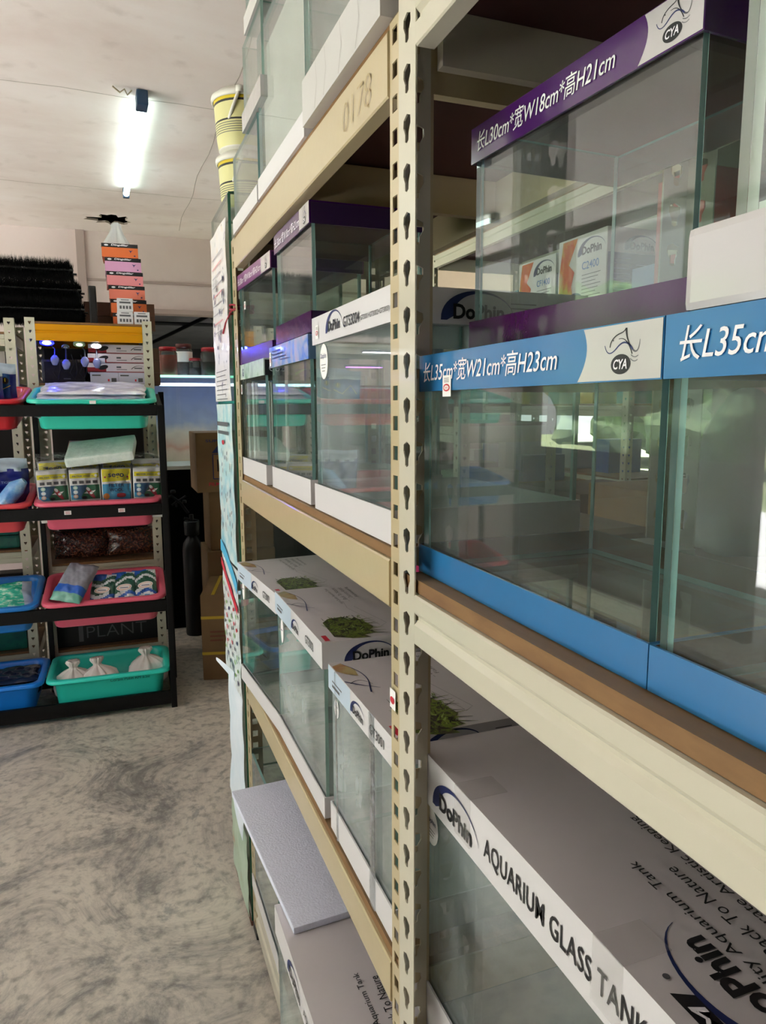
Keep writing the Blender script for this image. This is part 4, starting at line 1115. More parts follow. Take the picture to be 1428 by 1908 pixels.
# row 1: flat packs ------------------------------------------------------------
LIL = ramp_mat('lilac_white_pack', [(.3, 'b9b8e0'), (.5, 'dcdcec'), (.65, 'e8e8f2'), (.8, '9d9ce0')], scale=9, dist=.8, rough=.22, coat=.6, bump=.25)
GRYP = mat('grey_mat_edge', '6d7c86', .6)
for i in range(6):
    m = pillow(.42-.01*(i % 2), .27, .019, (lambda u, v: LIL) if i % 2 == 0 or i > 3 else (lambda u, v: GRYP if v < .06 or v > .94 else LIL), 22, .0025, seed=i+3, edge=9)
    o = m.build('flat_pack', label='flat film-wrapped mat pack, %s in the stack on the teal tray' % ['lowest', 'second lowest', 'third lowest', 'fourth', 'second from the top', 'topmost'][i], cat='flat pack', group='flat packs on the teal tray')
    put(o, '1R', -.005+.004*(i % 3)-.004, -.135+.012*i*.5, .052+.0175*i, rx=-90+1.0*(i % 2), rz=[-1, 1, 0, -2, 1, -1][i])
    o.matrix_world = o.matrix_world
# row 1 left: blue bags
BAGB = mat('deep_blue_bag', '0f4a94', .25, coat=.6); SILV = mat('silver_bag_top', 'b7cadb', .2, coat=.6, var=.2, vscale=30); BAGN = mat('navy_bag', '101f78', .25, coat=.6)
def bluebag(label, num):
    W, H, T = .15, .235, .05
    m = pillow(W, H, T, lambda u, v: SILV if v > .84 else (BAGB if u < .86 else BAGN), 24, .003, seed=11, edge=4, seal=.12)
    o = (0, -T/2-.003, 0)
    m.ell(W*.28, H*.72, .013, .013, o, UX, V, INK, .001); m.text(num, (W*.28, -T/2-.003, H*.70), UX, V, .014, YEL, off=.02, eps=.0018, align='C')
    m.arc([(-.05, .13), (-.02, .17), (.02, .13), (.06, .15)], .002, .002, o, UX, V, YEL, .001); m.ell(.04, .085, .01, .008, o, UX, V, YEL, .001)
    return m.build('filter_media_bag', label=label, cat='filter media bag', group='blue bags in the red tray')
put(bluebag('blue film bag with a numbered circle standing in front in the red tray', '1'), '1L', .095, -.10, .012, rx=-6, rz=3)
put(bluebag('blue film bag standing behind the numbered front bag in the red tray', '1'), '1L', .135, -.03, .014, rx=-4, rz=-8)
# row 2 left: navy bag and roll
m = pillow(.22, .26, .10, lambda u, v: SILV if v > .80 and (v > .86 or int(u*9) % 2) else BAGN, 26, .006, seed=5, edge=3.4, seal=.1)
m.text('TIGER SHALE', (.01, -.05, .165), UX, V, .009, mat('pale_ink', '8f9fd0', .5), w=.085, eps=.004)
put(m.build('gravel_bag', label='navy film bag with crumpled silver top in the coral red tray', cat='bag'), '2L', .115, .00, .012, rx=-5, rz=5)
BRP = ramp_mat('blue_wrapped_roll', [(.3, '2f68b8'), (.5, '6fa6dc'), (.62, 'a9cce8'), (.8, '2a5aa0')], scale=18, rough=.2, coat=.6, bump=.4)
m = M(); m.tube([(0, 0, 0), (.03, 0, .03), (.09, .01, .10), (.12, .01, .125)], .03, BRP, 14, radii=[.016, .033, .034, .014])
put(m.build('wrapped_roll', label='light blue film-wrapped roll leaning in front of the navy bag', cat='roll'), '2L', .105, -.125, .085)
# row 3 right: packs
GB = ramp_mat('grey_sponge', [(.3, '7d808c'), (.7, '999daa')], scale=30, rough=.6); BST = mat('blue_stripe', '1f5fc0', .3, coat=.4); GST = mat('dark_green_stripe', '1f5a48', .3, coat=.4); WST = mat('white_stripe', 'dfe9ee', .3, coat=.4)
SEAG = mat('sea_green_stripe', '5f9f90', .3, coat=.5)
def p1(u, v): return SEAG if v < .15 else (BST if v < .34 else GB)
m = pillow(.125, .20, .055, p1, 26, .003, seed=21, edge=5)
put(m.build('sponge_pack', label='grey and blue film-wrapped sponge pack lying over the rim of the pink tray', cat='sponge pack'), '3R', -.155, -.165, .135, rx=-62, rz=-24, ry=4)
def p2(k):
    def f(u, v):
        y = v+.09*math.sin(u*5+k)
        if y < .12: return SKY
        if y < .20: return WST
        if y < .30: return BST
        if y < .42: return WST if u < .8 else GST
        if y < .66: return GST
        if y < .74: return WST
        if y < .84: return GST
        return BST if u < .6 else WST
    return f
for i, (x, rz) in enumerate(((-.02, -8), (.075, 0), (.165, 3))):
    m = pillow(.098, .165, .03, p2(i), 28, .003, seed=30+i, edge=6)
    m.ell(0, .078, .032, .016, (0, -.0185, 0), UX, V, PAPER, .002, 22, .15); m.ell(0, .078, .028, .012, (0, -.0185, 0), UX, V, mat('pale_orange', 'e8b090', .4), .0026, 22, .15); m.ell(0, .078, .025, .010, (0, -.0185, 0), UX, V, PAPER, .003, 22, .15)
    m.rect(-.016, .016, .0745, .0775, (0, -.0185, 0), UX, V, NAVY, .0036)
    put(m.build('striped_pack', label='green, white and blue striped pack, %s of the three in the pink tray' % ['leftmost', 'middle', 'rightmost'][i], cat='striped pack', group='striped packs in the pink tray'), '3R', x, -.135+.01*i, .075, rx=-52, rz=rz)
m = M(); m.box(-.10, .10, -.08, .08, 0, .05, BST, .01); put(m.build('blue_pack', label='plain blue pack lying under the striped packs', cat='blue pack'), '3R', .03, .0, .013)
# row 3 left green net
NET = ramp_mat('green_net_pack', [(.3, '0f9f86'), (.5, '2fc4a2'), (.65, 'c4f0e0'), (.75, '18b090')], scale=30, detail=3, rough=.25, coat=.5, bump=.4, stretch=(1, 1, 3))
m = pillow(.30, .17, .07, lambda u, v: SILV if (u > .9 or (u > .8 and v < .2)) else NET, 26, .005, seed=9, edge=5)
put(m.build('net_pack', label='bright green net in a clear film pack in the blue tray', cat='net pack'), '3L', .07, -.125, .05, rx=-50, rz=8)
# row 4: sacks
SACK = ramp_mat('white_sand_sack', [(.3, 'eee5e1'), (.6, 'f8f3f0'), (.8, 'fcfafa')], scale=12, rough=.45, coat=.25, bump=.35)
def sack(label, s_=1.0, seed=0):
    rn = random.Random(seed)
    a1, a2 = rn.uniform(0, 6), rn.uniform(0, 6)
    prof = [(0, 0), (.060, 0), (.080, .010), (.086, .035), (.082, .060), (.068, .078), (.048, .090), (.030, .098), (.0165, .104), (.0150, .110), (.021, .117), (.027, .126), (.024, .134), (.012, .131), (0, .127)]
    def rf(a, i, p):
        k = 0 if i < 2 else min(1, i/7)
        return 1+.05*math.sin(3*a+a1)+.03*math.sin(5*a+a2)+(.14*k*math.sin(9*a+a1)+.10*k*math.sin(14*a+a2))*(1 if i > 4 else .25)
    m = M(); m.lathe([(r*s_, z*s_) for r, z in prof], SACK, seg=56, rf=rf)
    o = m.build('sand_sack', label=label, cat='sack', group='tied white sacks in the teal tray')
    return o
put(sack('tied white sack of sand, leftmost in the bright teal tray', 1.0, 1), '4R', -.150, -.04, .013, rz=20)
put(sack('tied white sack of sand, middle one in the bright teal tray', 1.02, 2), '4R', -.045, -.055, .013, rx=-6, ry=8, rz=80)
put(sack('tied white sack of sand on the right side of the bright teal tray', 1.05, 3), '4R', .155, .015, .013, ry=-3)
for o_ in ('sand_sack', 'sand_sack.001', 'sand_sack.002'):
    bpy.data.objects[o_].matrix_world = bpy.data.objects[o_].matrix_world @ Matrix.Diagonal((.95, .95, 1.16, 1))
DK = mat('dark_film_pack', '22304c', .2, coat=.6, var=.5, vscale=16)
for i in range(3):
    m = pillow(.24, .16, .022, lambda u, v: DK, 18, .003, seed=40+i, edge=7)
    put(m.build('flat_dark_pack', label='dark film-wrapped flat pack, %s in the bright blue tray' % ['bottom one', 'middle one', 'top one'][i], cat='flat pack', group='dark packs in the blue tray'), '4L', .09, -.07+.01*i, .055+.022*i, rx=-84, rz=4*i-4)

# ------------------------------------------------------------------ storage rack behind, with yellow beam
YELB = mat('yellow_beam_paint', 'd89400', .45, spec=.3, var=.04); LGREY = mat('light_grey_paint', 'cfcdb8', .35, var=.05)
def storage_rack(label, x0, x1, y0, y1, ztop, levels, top_yellow):
    t = thing('storage_rack', label, 'storage rack', (x0, y0, 0))
    for (x, y, sx, sy) in ((x0, y0, 1, 1), (x1, y0, -1, 1), (x0, y1, 1, -1), (x1, y1, -1, -1)):
        m = M()
        # flange facing the viewer carries the holes
        strip(m, (x, y, 0), (sx, 0, 0), (0, 0, 1), .040, ztop, .0375, heart(), LGREY)
        strip(m, (x, y, 0), (0, sy, 0), (0, 0, 1), .034, ztop, .0375, heart(), LGREY)
        o = m.build('post', t); o.location = -Vector(t.location)
    for k, z in enumerate(levels):
        mt = YELB if (top_yellow and k == len(levels)-1) else LGREY
        h = .072 if mt is YELB else .05
        for y, sg in ((y0, -1), (y1, 1)):
            P = [(y-sg*.016, z-h), (y+sg*.001, z-h), (y+sg*.002, z-h*.55), (y-sg*.003, z-h*.5), (y-sg*.003, z-h*.42), (y+sg*.001, z-h*.36), (y+sg*.001, z-.001), (y-sg*.016, z)]
            m = M(); m.extrude_profile(P, x0+.0405, x1-.0405, mt, axis='x'); o = m.build('beam', t); o.location = -Vector(t.location)
        for x in (x0+.002, x1-.014):
            o = M().box(x, x+.012, y0+.036, y1-.036, z-h, z, LGREY).build('beam', t); o.location = -Vector(t.location)
        o = M().box(x0+.002, x1-.002, y0+.003, y1-.003, z+.0006, z+.010, WOODT, faces={'-y': WOODE, '-z': MAROON}).build('shelf_board', t); o.location = -Vector(t.location)
    return t
storage_rack('light grey rack with a yellow top beam behind the black frame', -.325, .198, 3.53, 3.98, 1.690, [.175, .585, .965, 1.40, 1.665], True)
storage_rack('light grey rack cut off by the left edge of the photo behind the trays', -1.15, -.372, 3.58, 3.98, 1.690, [.175, .655, .965, 1.40, 1.62], False)

# brushes
BR = mat('black_bristle', '050506', .7, spec=.15, var=.3)
def brush_mesh(L=.60, r=.053, n=8000):
    m = M(); rn = random.Random(1)
    vs = []; fs = []
    for i in range(n):
        x = rn.uniform(-L/2, L/2); a = rn.uniform(0, 2*PI); rr = r*(rn.uniform(.82, 1.10)+(rn.random() < .12)*rn.uniform(0, .28)); w = .0010
        dx = rn.uniform(-.008, .008)
        c, s_ = math.cos(a), math.sin(a)
        k = len(vs)
        vs += [(x-w, .008*c, .008*s_), (x+w, .008*c, .008*s_), (x+dx, rr*c, rr*s_)]
        fs.append((k, k+1, k+2))
    m.add(vs, fs, BR)
    return m
bm_ = brush_mesh()
bc = None
k = 0
rowsB = [(1.732, 0, [(0, 3.59), (0, 3.70), (0, 3.81), (0, 3.92)], 0), (1.824, 0, [(-.01, 3.63), (-.01, 3.745), (-.01, 3.86)], 0), (1.914, 0, [(-.04, 3.66), (-.04, 3.775)], 0)]
names = ['bottom layer', 'middle layer', 'top layer']
for li, (z, _, L_, _) in enumerate(rowsB):
    for bi, (dx, y) in enumerate(L_):
        for side, xc in enumerate((-.395, -1.0)):
            lab = 'black bristle brush, %s of the %s pile, %s in its layer' % (names[li], ['right-hand', 'left-hand'][side], ['front one', 'second', 'third', 'rearmost'][bi])
            if bc is None:
                t = thing('filter_brush', lab, 'brush', group='black brushes piled on the grey racks')
                bm_.build('bristles', t)
                M().tube([(-.315, 0, 0), (.315, 0, 0)], .005, mat('wire_core', '1a1a1c', .5), 8).build('wire_core', t)
                bc = t
            else: t = copy_tree(bc, label=lab)
            t.location = (xc+dx+(.01 if bi % 2 else 0), y, z+.004); t.rotation_euler = (R(random.uniform(0, 360)), 0, R(random.uniform(-2, 2)))

# boxes on the yellow beam rack
def small_box(name, label, cat, x0, x1, y0, y1, z0, z1, mt, group=None, rz=0, deco=None, bev=.0015, parts=None):
    cx, cy = (x0+x1)/2, (y0+y1)/2
    m = M(); m.box(x0-cx, x1-cx, y0-cy, y1-cy, 0, z1-z0, mt, bev)
    if deco: deco(m, x0-cx, x1-cx, y0-cy, y1-cy, z1-z0)
    o = m.build(name, label=label, cat=cat, group=group, loc=(cx, cy, z0), rot=(0, 0, R(rz)))
    return o
ORB = mat('orange_box', 'e07038', .45, var=.05); SALB = mat('salmon_box', 'e8806a', .45, var=.05); PKB = mat('pink_box', 'e88f96', .45, var=.05); PUB = mat('mauve_pink_box', 'dba0c8', .45, var=.05)
def dd(m, x0, x1, y0, y1, h):
    o = (x0, y0, 0); w = x1-x0
    m.rect(0, w, h*.72, h-.0005, o, UX, V, INK, .0006); m.rect(0, .001, 0, 1e-3, o, UX, V, INK)
    m.rect(0, y1-y0, h*.72, h-.0005, (x0, y1, 0), (0, -1, 0), V, INK, .0006)
    m.ell(w*.13, h*.86, .009, .004, o, UX, V, WINK, .001, 12)
    m.text('Dingdilar', Vector(o)+Vector((w*.26, 0, h*.79)), UX, V, h*.17, WINK, w=w*.48, off=.03, shear=.2, eps=.001)
    m.poly([(w*.74, h*.56), (w*.80, h*.52), (w*.86, h*.56), (w*.81, h*.46), (w*.79, h*.34), (w*.78, h*.46)], o, UX, V, NAVY, .0008)
    m.ell(w*.90, h*.16, .004, .003, o, UX, V, NAVY, .0008, 8)
zb = 1.6765
bw, bh = .158, .0615
offs = [(.030, ORB), (.022, ORB), (.020, SALB), (.012, PKB), (.008, PUB), (.000, ORB)]
for i, (ox, mt) in enumerate(offs):
    small_box('orange_box', '%s box with black heading band, %s in the tall stack on the yellow beam rack' % (['orange', 'orange', 'salmon', 'pink', 'mauve', 'orange'][i], ['lowest', 'second', 'third', 'fourth', 'fifth', 'topmost'][i]), 'box', .008+ox, .008+ox+bw, 3.66, 3.83, zb+i*(bh+.0006)+.0, zb+i*(bh+.0006)+bh, mt, 'heading-banded boxes in the tall stack', rz=[0, 1, -1, 1, 0, -2][i], deco=dd)
WBX = mat('white_small_box', 'd9d8dc', .5)
def wb(m, x0, x1, y0, y1, h):
    o = (x0, y0, 0); w = x1-x0
    m.rect(w*.25, w*.75, h*.84, h*.9, o, UX, V, INKG); m.rect(w*.15, w*.85, h*.6, h*.74, o, UX, V, INKG); 
    for k in range(4): m.rect(w*(.15+.2*k), w*(.28+.2*k), h*.18, h*.42, o, UX, V, INKG)
for i, (x, z) in enumerate(((.055, 0), (.127, 0), (.057, .0577))):
    small_box('white_box', 'small white box with grey print, %s, in front of the orange stack' % ['lower left', 'lower right', 'stacked on top'][i], 'box', x, x+.068, 3.555, 3.62, zb+z, zb+z+.057, WBX, 'small white boxes', deco=wb)
for i in range(2):
    small_box('brown_box', 'flat brown box behind the orange stack, %s' % ['lower', 'upper'][i], 'box', -.09, .235, 3.84, 3.97, zb+i*.066, zb+i*.066+.065, CARTOND, 'flat brown boxes', rz=0)
for i in range(3):
    small_box('brown_box', 'flat brown box sticking out past the grey post below the yellow beam, %s' % ['lowest', 'middle', 'top'][i], 'box', .03, .245, 3.80, 3.965, 1.4115+i*.06, 1.4115+i*.06+.059, CARTOND, 'flat brown boxes')
m = M(); m.box(-.016, .016, 0, .1, 0, .17, mat('black_pouch', '121214', .4), .006); m.build('black_pouch', label='narrow black pouch standing left of the orange stack', cat='pouch', loc=(-.045, 3.60, zb))
PBAG = film_mat('milky_bag', (.85, .87, .85), .45, .25, .7, 35)
m = M(); m.lathe([(.062, 0), (.056, .01), (.042, .035), (.028, .062), (.021, .082), (.020, .10), (.012, .108), (0, .109)], PBAG, seg=36, rf=lambda a, i, p: 1+.16*math.sin(5*a)+.10*math.sin(11*a+1))
m.build('plastic_bag', label='milky plastic bag slumped on top of the orange box stack', cat='plastic bag', loc=(.075, 3.745, zb+6*(bh+.0006)+.001))

# goods under the yellow beam
REDW = mat('red_white_box', 'd8cfd4', .4); REDS = mat('deep_red_band', '8e1c24', .4)
def fz(m, x0, x1, y0, y1, h):
    o = (x0, y0, 0); w = x1-x0
    m.rect(0, w*.32, 0.001, h*.55, o, UX, V, REDS, .0006); m.rect(0, w*.98, 0.001, h*.12, o, UX, V, REDS, .0006)
    m.ell(w*.27, h*.55, .022, .010, o, UX, V, INK, .001, 20, .25)
    m.rect(w*.5, w*.58, h*.5, h*.68, o, UX, V, INKG); m.rect(w*.5, w*.68, h*.3, h*.36, o, UX, V, INKG)
    m.arc(bez((w*.76, h*.4), (w*.84, h*.9), (w*.97, h*.7)), .003, .001, o, UX, V, INK, .001); m.rect(w*.81, w*.95, h*.44, h*.56, o, UX, V, INKG)
for i in range(3):
    small_box('pump_box', 'flat red and white box with dark oval under the yellow beam, %s of three' % ['lowest', 'middle', 'topmost'][i], 'box', -.085+.004*i, .165, 3.60, 3.76, 1.4615+i*.0425, 1.4615+i*.0425+.042, REDW, 'red and white boxes under the yellow beam', deco=fz)
for i, (x0, x1) in enumerate(((-.075, .045), (.046, .16))):
    def pl(m, a, b, c, d, h):
        o = (a, c, 0); w = b-a
        m.rect(.008, .045, h*.68, h*.8, o, UX, V, INKG); m.rect(w*.62, w*.68, h*.2, h*.4, o, UX, V, REDINK); m.rect(w*.75, w*.93, h*.15, h*.5, o, UX, V, INKG)
    small_box('lamp_box', 'small lilac-white box with fine print, %s one behind the flat packs' % ['left', 'right'][i], 'box', x0, x1, 3.575, 3.74, 1.411, 1.4605, mat('lilac_white_box', 'cfcfe4', .4), 'lilac-white boxes', deco=pl)
m = M(); m.box(-.09, .09, -.03, .03, 0, .11, mat('black_bag', '15130f', .35, coat=.3, bump=.3), .012); m.rect(.0, .03, .02, .025, (0, -.03, 0), UX, V, INKG)
m.build('black_box', label='black box behind the hanging clip lamps', cat='box', loc=(-.19, 3.68, 1.411))
BLE = emit_mat('blue_led', '2a30ff', 70); WLE = emit_mat('white_led', 'f2f6ff', 25)
def clip_lamp(label, x, z, em, col, sz=.03, dx=.0, tilt=0):
    t = thing('clip_lamp', label, 'clip lamp', (x, 3.575, z))
    M().lathe([(0, .010), (sz*.6, .010), (sz, .003), (sz*1.02, -.002), (sz*.9, -.004)], col, seg=20, sy=.7).build('lamp_head', t)
    M().lathe([(0, -.0045), (sz*.55, -.0045), (sz*.55, -.004)], em, seg=16, sy=.7).build('led_panel', t)
    M().tube([(0, .0, .010), (0, .018, .02), (dx, .03, -.01), (dx, .02, -.06)], .003, mat('lamp_neck', '3a3c48', .4), 6).build('neck', t)
    M().lathe([(0, -.115), (.010, -.112), (.017, -.09), (.017, -.075), (.009, -.06), (0, -.058)], mat('controller_blue_grey', '6f78b0', .4), (dx, .02, 0), 16, sy=.5).build('controller', t)
    t.rotation_euler = (R(-38), 0, R(tilt))
    return t
DBX = None
DB = mat('dark_lamp_plastic', '2c2c50', .35, coat=.4)
clip_lamp('clip lamp with a glowing blue head under the yellow beam', -.245, 1.590, BLE, DB, .034, .03)
clip_lamp('pale grey clip lamp switched off beside the blue glowing one', -.170, 1.572, mat('unlit_led', '8f9a98', .4), mat('pale_lamp', '7f8f96', .4), .016)
clip_lamp('green-white clip lamp in the middle under the yellow beam', -.112, 1.585, emit_mat('dim_led', 'd8e8c8', .9), mat('green_grey_lamp', '9aa88c', .4), .026, .02)
clip_lamp('white clip lamp with a bright white head and hanging tag', -.042, 1.580, WLE, mat('white_lamp', 'e4e4ea', .35), .024)
small_box('hanging_tag', 'white tag hanging from the white clip lamp', 'tag', -.055, -.008, 3.548, 3.556, 1.498, 1.523, mat('white_tag', 'd4d6f0', .4), bev=.001)
for i, x in enumerate((-.22, -.15, -.11)):
    M().tube([(x, 3.60, 1.54), (x+.012, 3.60, 1.50), (x-.008, 3.60, 1.46), (x+.01, 3.60, 1.43), (x+.022, 3.60, 1.47), (x+.02, 3.60, 1.52)], .0022, mat('black_cable', '0d0d10', .4), 5).build('cable', label='thin black cable looping in front of the black box, %s' % ['leftmost', 'middle', 'rightmost'][i], cat='cable', group='lamp cables')

for i, (x0, x1, z0, z1) in enumerate(((-.27, .15, .5965, .90), (-.27, .15, .977, 1.33), (-.28, .02, 1.4115, 1.585), (-.27, .15, .1865, .50), (-1.1, -.43, .1865, .50), (-1.1, -.43, .667, .90), (-1.1, -.43, .977, 1.33))):  # dark blocks added to stand in for the shade behind the trays
    small_box('shade_block', 'added dark block for shade at the back of the grey rack %s' % ['behind the pellet bags', 'behind the filter wool packs', 'behind the clip lamps', 'behind the PLANT carton', 'behind the bright blue tray', 'behind the blue net-pack tray', 'behind the navy bag'][i], 'carton', x0, x1, 3.86, 3.96, z0, z1, mat('shade_block_dark', '1d1715', .7), None, bev=.003)
# dark pellet bags and black PLANT box seen between tiers
PEL = ramp_mat('dark_pellets', [(.3, '1f0f0c'), (.55, '4a241a'), (.62, '8a5238'), (.7, '2a1410')], scale=110, detail=2, rough=.25, coat=.6, bump=.7)
for i, x in enumerate((-.16, .07)):
    m = pillow(.235, .13, .085, lambda u, v: PEL, 22, .004, seed=60+i, edge=3)
    m.build('pellet_bag', label='clear bag of dark brown pellets lying on the grey rack, %s of the pair' % ['left', 'right'][i], cat='pellet bag', group='bags of dark pellets', loc=(x, 3.60, .606)).rotation_euler = (R(-14), 0, 0)
m = M(); m.box(-.24, .24, -.05, .05, 0, .13, mat('black_carton', '101012', .5), .003)
m.text('PLANT', (-.10, -.05, .035), UX, V, .055, mat('grey_outline_ink', '5a5a5c', .5), w=.27, off=-.012, eps=.001); m.rect(-.135, -.115, .02, .095, (0, -.05, 0), UX, V, mat('grey_outline_ink', '5a5a5c', .5))
m.build('black_carton', label='black carton lettered PLANT behind the bottom tier of trays', cat='carton', loc=(-.06, 3.62, .1865))
TEALP = ramp_mat('teal_dark_pack', [(.3, '0e3a44'), (.6, '1f6a5c'), (.8, '123048')], scale=14, rough=.3, coat=.4)
for i, (z, h) in enumerate(((.1865, .15), (.667, .06), (.7285, .055))):
    small_box('dark_teal_pack', 'dark teal pack on the left grey rack, %s' % ['on the lowest shelf', 'under the other on the second shelf', 'upper one on the second shelf'][i], 'pack', -.80, -.42, 3.62, 3.80, z, z+h, TEALP, 'teal packs on the left rack', bev=.012)
small_box('white_carton', 'greyish carton on the top shelf of the left grey rack', 'carton', -.62, -.42, 3.62, 3.8, 1.4115, 1.55, mat('greyish_carton', 'a9a59c', .6), bev=.002)

# ------------------------------------------------------------------ passage and lit aquarium
AQ = thing('lit_aquarium', 'large lit aquarium with blue water and a sandy coral backdrop beyond the black frame', 'aquarium', (.235, 4.30, .965))
LX, LY, LZ_ = .95, .42, .505
def apane(ax, *b):
    fc = {k: EDGEL for k in ('-x', '+x', '-y', '+y', '-z', '+z')}; fc['-'+ax] = GLASS; fc['+'+ax] = GLASS
    M().box(*b, GLASS, faces=fc).build('glass_pane', AQ)
apane('y', 0, LX, 0, .008, .0, LZ_); apane('x', 0, .008, .009, LY, 0, LZ_); apane('x', LX-.008, LX, .009, LY, 0, LZ_)
m, nt, out = base_mat('sea_backdrop')
b = nt.nodes.new('ShaderNodeBsdfPrincipled'); nt.links.new(b.outputs[0], out.inputs[0]); b.inputs['Roughness'].default_value = .6
tc = nt.nodes.new('ShaderNodeTexCoord'); sx = nt.nodes.new('ShaderNodeSeparateXYZ'); nt.links.new(tc.outputs['Object'], sx.inputs[0])
n = nt.nodes.new('ShaderNodeTexNoise'); n.inputs['Scale'].default_value = 9; n.inputs['Detail'].default_value = 6; nt.links.new(tc.outputs['Object'], n.inputs['Vector'])
ma = nt.nodes.new('ShaderNodeMath'); ma.operation = 'MULTIPLY_ADD'; ma.inputs[1].default_value = .16; nt.links.new(n.outputs['Fac'], ma.inputs[0]); nt.links.new(sx.outputs['Z'], ma.inputs[2])
cr = nt.nodes.new('ShaderNodeValToRGB'); nt.links.new(ma.outputs[0], cr.inputs[0])
e = cr.color_ramp.elements
for _ in range(4): e.new(.5)
for i, (p, c) in enumerate(((.07, 'd9c4a8'), (.14, 'e8c8b0'), (.17, 'dca48c'), (.25, 'e3d2bc'), (.33, 'a3aac6'), (.50, '8690c4'))):
    e[i].position = p; e[i].color = srgb(c)
nt.links.new(cr.outputs[0], b.inputs['Base Color'])
M().box(.009, LX-.009, LY-.008, LY, 0, LZ_, m).build('backdrop', AQ)
M().box(0, LX, 0, LY, -.02, -.0005, mat('aquarium_base_white', 'c9cdc8', .5)).build('base', AQ)
M().box(.02, LX-.02, .05, .08, .46, .475, emit_mat('aquarium_led', 'cfe2ff', 5)).build('led_bar', AQ)
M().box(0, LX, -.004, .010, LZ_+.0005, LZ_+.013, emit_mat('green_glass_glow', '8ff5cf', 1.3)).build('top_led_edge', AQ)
M().box(0, LX, .011, LY, LZ_+.0005, LZ_+.007, GLASS, faces={'-y': EDGEL}).build('cover_glass', AQ)
ST = M(); ST.box(.235, 1.185, 4.30, 4.72, 0, .944, mat('black_stand', '040405', .8, spec=.1), .004)
for k in range(2): ST.box(.27+.45*k, .68+.45*k, 4.296, 4.30, .08, .88, mat('black_stand_door', '060607', .7, spec=.1))
ST.build('aquarium_stand', label='black stand under the lit aquarium', cat='stand')
JP = film_mat('jar_plastic', (.93, .9, .92), .06, .06, .1, 10)
SP = None
def jar(label, x, y, r, h, cont, lidm, fill=.8):
    t = thing('jar', label, 'jar', (x, y, .965+LZ_+.0078), (0, 0, 0), 'lidded jars on the lit aquarium')
    M().lathe([(0, 0), (r*.9, 0), (r, .006), (r, h*.80), (r*.86, h*.86), (r*.84, h*.88)], JP, seg=24).build('body', t)
    M().lathe([(0, .003), (r*.93, .003), (r*.95, .008), (r*.95, h*fill), (0, h*fill)], cont, seg=24).build('contents', t)
    M().lathe([(r*.86, h*.865), (r*.92, h*.865), (r*.92, h*.985), (r*.86, h), (0, h)], lidm, seg=24).build('lid', t)
OC = mat('orange_powder', 'a4341c', .8); BC = mat('brown_pellets', '3a1a18', .8, bump=.5); RL = mat('red_lid', 'b8142c', .35, coat=.3)
BRL = mat('brown_lid', '5f2024', .4)
jar('orange-filled jar with a red lid, leftmost of the jars', .328, 4.36, .052, .165, OC, RL, .72)
jar('taller jar with brown lid and white label behind the orange-filled jar', .43, 4.50, .05, .195, BC, BRL, .45)
jar('small red-lidded jar in the gap between the other jars', .485, 4.44, .036, .11, BC, RL, .5)
jar('red-lidded jar half filled with brown pellets, beside the poster', .565, 4.38, .052, .168, BC, RL, .5)
jar('tall red-lidded jar partly hidden by the poster', .66, 4.46, .055, .19, BC, RL, .4)
jar('dark jar with clear lid at the left end behind the grey post', .262, 4.52, .025, .12, mat('red_sticks', '8a2430', .6), mat('clear_grey_lid', 'a9a4b0', .3), .6)
m = M(); m.lathe([(.0505, .09), (.0505, .15)], PAPER, seg=24); m.build('label_band', bpy.data.objects['jar.001'])
# cartons
CART2 = ramp_mat('carton_passage_shade', [(.3, '6f5639'), (.6, '7c6242'), (.85, '624b31')], scale=3, rough=.85)  # carton brown darkened to carry the shade of the passage
def carton(label, x0, x1, y0, y1, z0, z1, mt=CART2, rz=0, deco=None):
    return small_box('cardboard_carton', label, 'carton', x0, x1, y0, y1, z0, z1, mt, None, rz, deco, .004)
YT = mat('yellow_strap', 'b79a28', .4)
def cd1(m, x0, x1, y0, y1, h):
    o = (x0, y0, 0); w = x1-x0
    m.text('SUPPLIES BY', Vector(o)+Vector((.05, 0, h*.84)), UX, V, .014, NAVY, w=.20, off=.01, eps=.001)
    m.poly([(.08, h*.66), (.30, h*.66), (.30, h*.78), (.11, h*.78)], o, UX, V, NAVY, .001); m.rect(.082, .30, h*.22, h*.64, o, UX, V, NAVY, .0008); m.rect(.087, .295, h*.235, h*.63, o, UX, V, CARTON, .0012)
    m.poly([(.14, h*.28), (.17, h*.26), (.185, h*.45), (.17, h*.58), (.15, h*.5)], o, UX, V, REDINK, .0016); m.rect(.105, .112, h*.35, h*.55, o, UX, V, INK, .0016)
    m.text('FILM PLUS+ 20', Vector(o)+Vector((.06, 0, h*.11)), UX, V, .018, REDINK, w=.19, off=.02, eps=.001)
cx0 = .40
carton('large brown carton with blue house print and red lettering, highest in the passage stack', .402, .80, 3.80, 4.12, .862, 1.172, deco=cd1)
carton('plain brown carton under the printed one in the passage stack', .462, .80, 3.83, 4.10, .548, .860)
carton('tall plain brown carton at the bottom of the passage stack', .44, .80, 3.80, 4.12, 0, .546)
def strap(m, x0, x1, y0, y1, h):
    for k in (.3, .72):
        for (o_, u_, w_) in (((x0, y0, 0), UX, x1-x0), ((x0, y1, 0), (0, -1, 0), y1-y0)): m.rect(0, w_, h*k, h*k+.014, o_, u_, V, YT, .0012)
    m.rect(.05, .066, 0, y1-y0, (x0, y0, h), UX, (0, 1, 0), YT, .0012)
    for k in range(3): m.rect(.04, .16-.03*k, h*(.56-.05*k), h*(.58-.05*k), (x0, y0, 0), UX, V, mat('brown_ink', '6f3a26', .6), .001)
carton('brown carton bound with yellow straps on the passage floor', .395, .70, 3.36, 3.76, 0, .42, rz=-14, deco=strap)
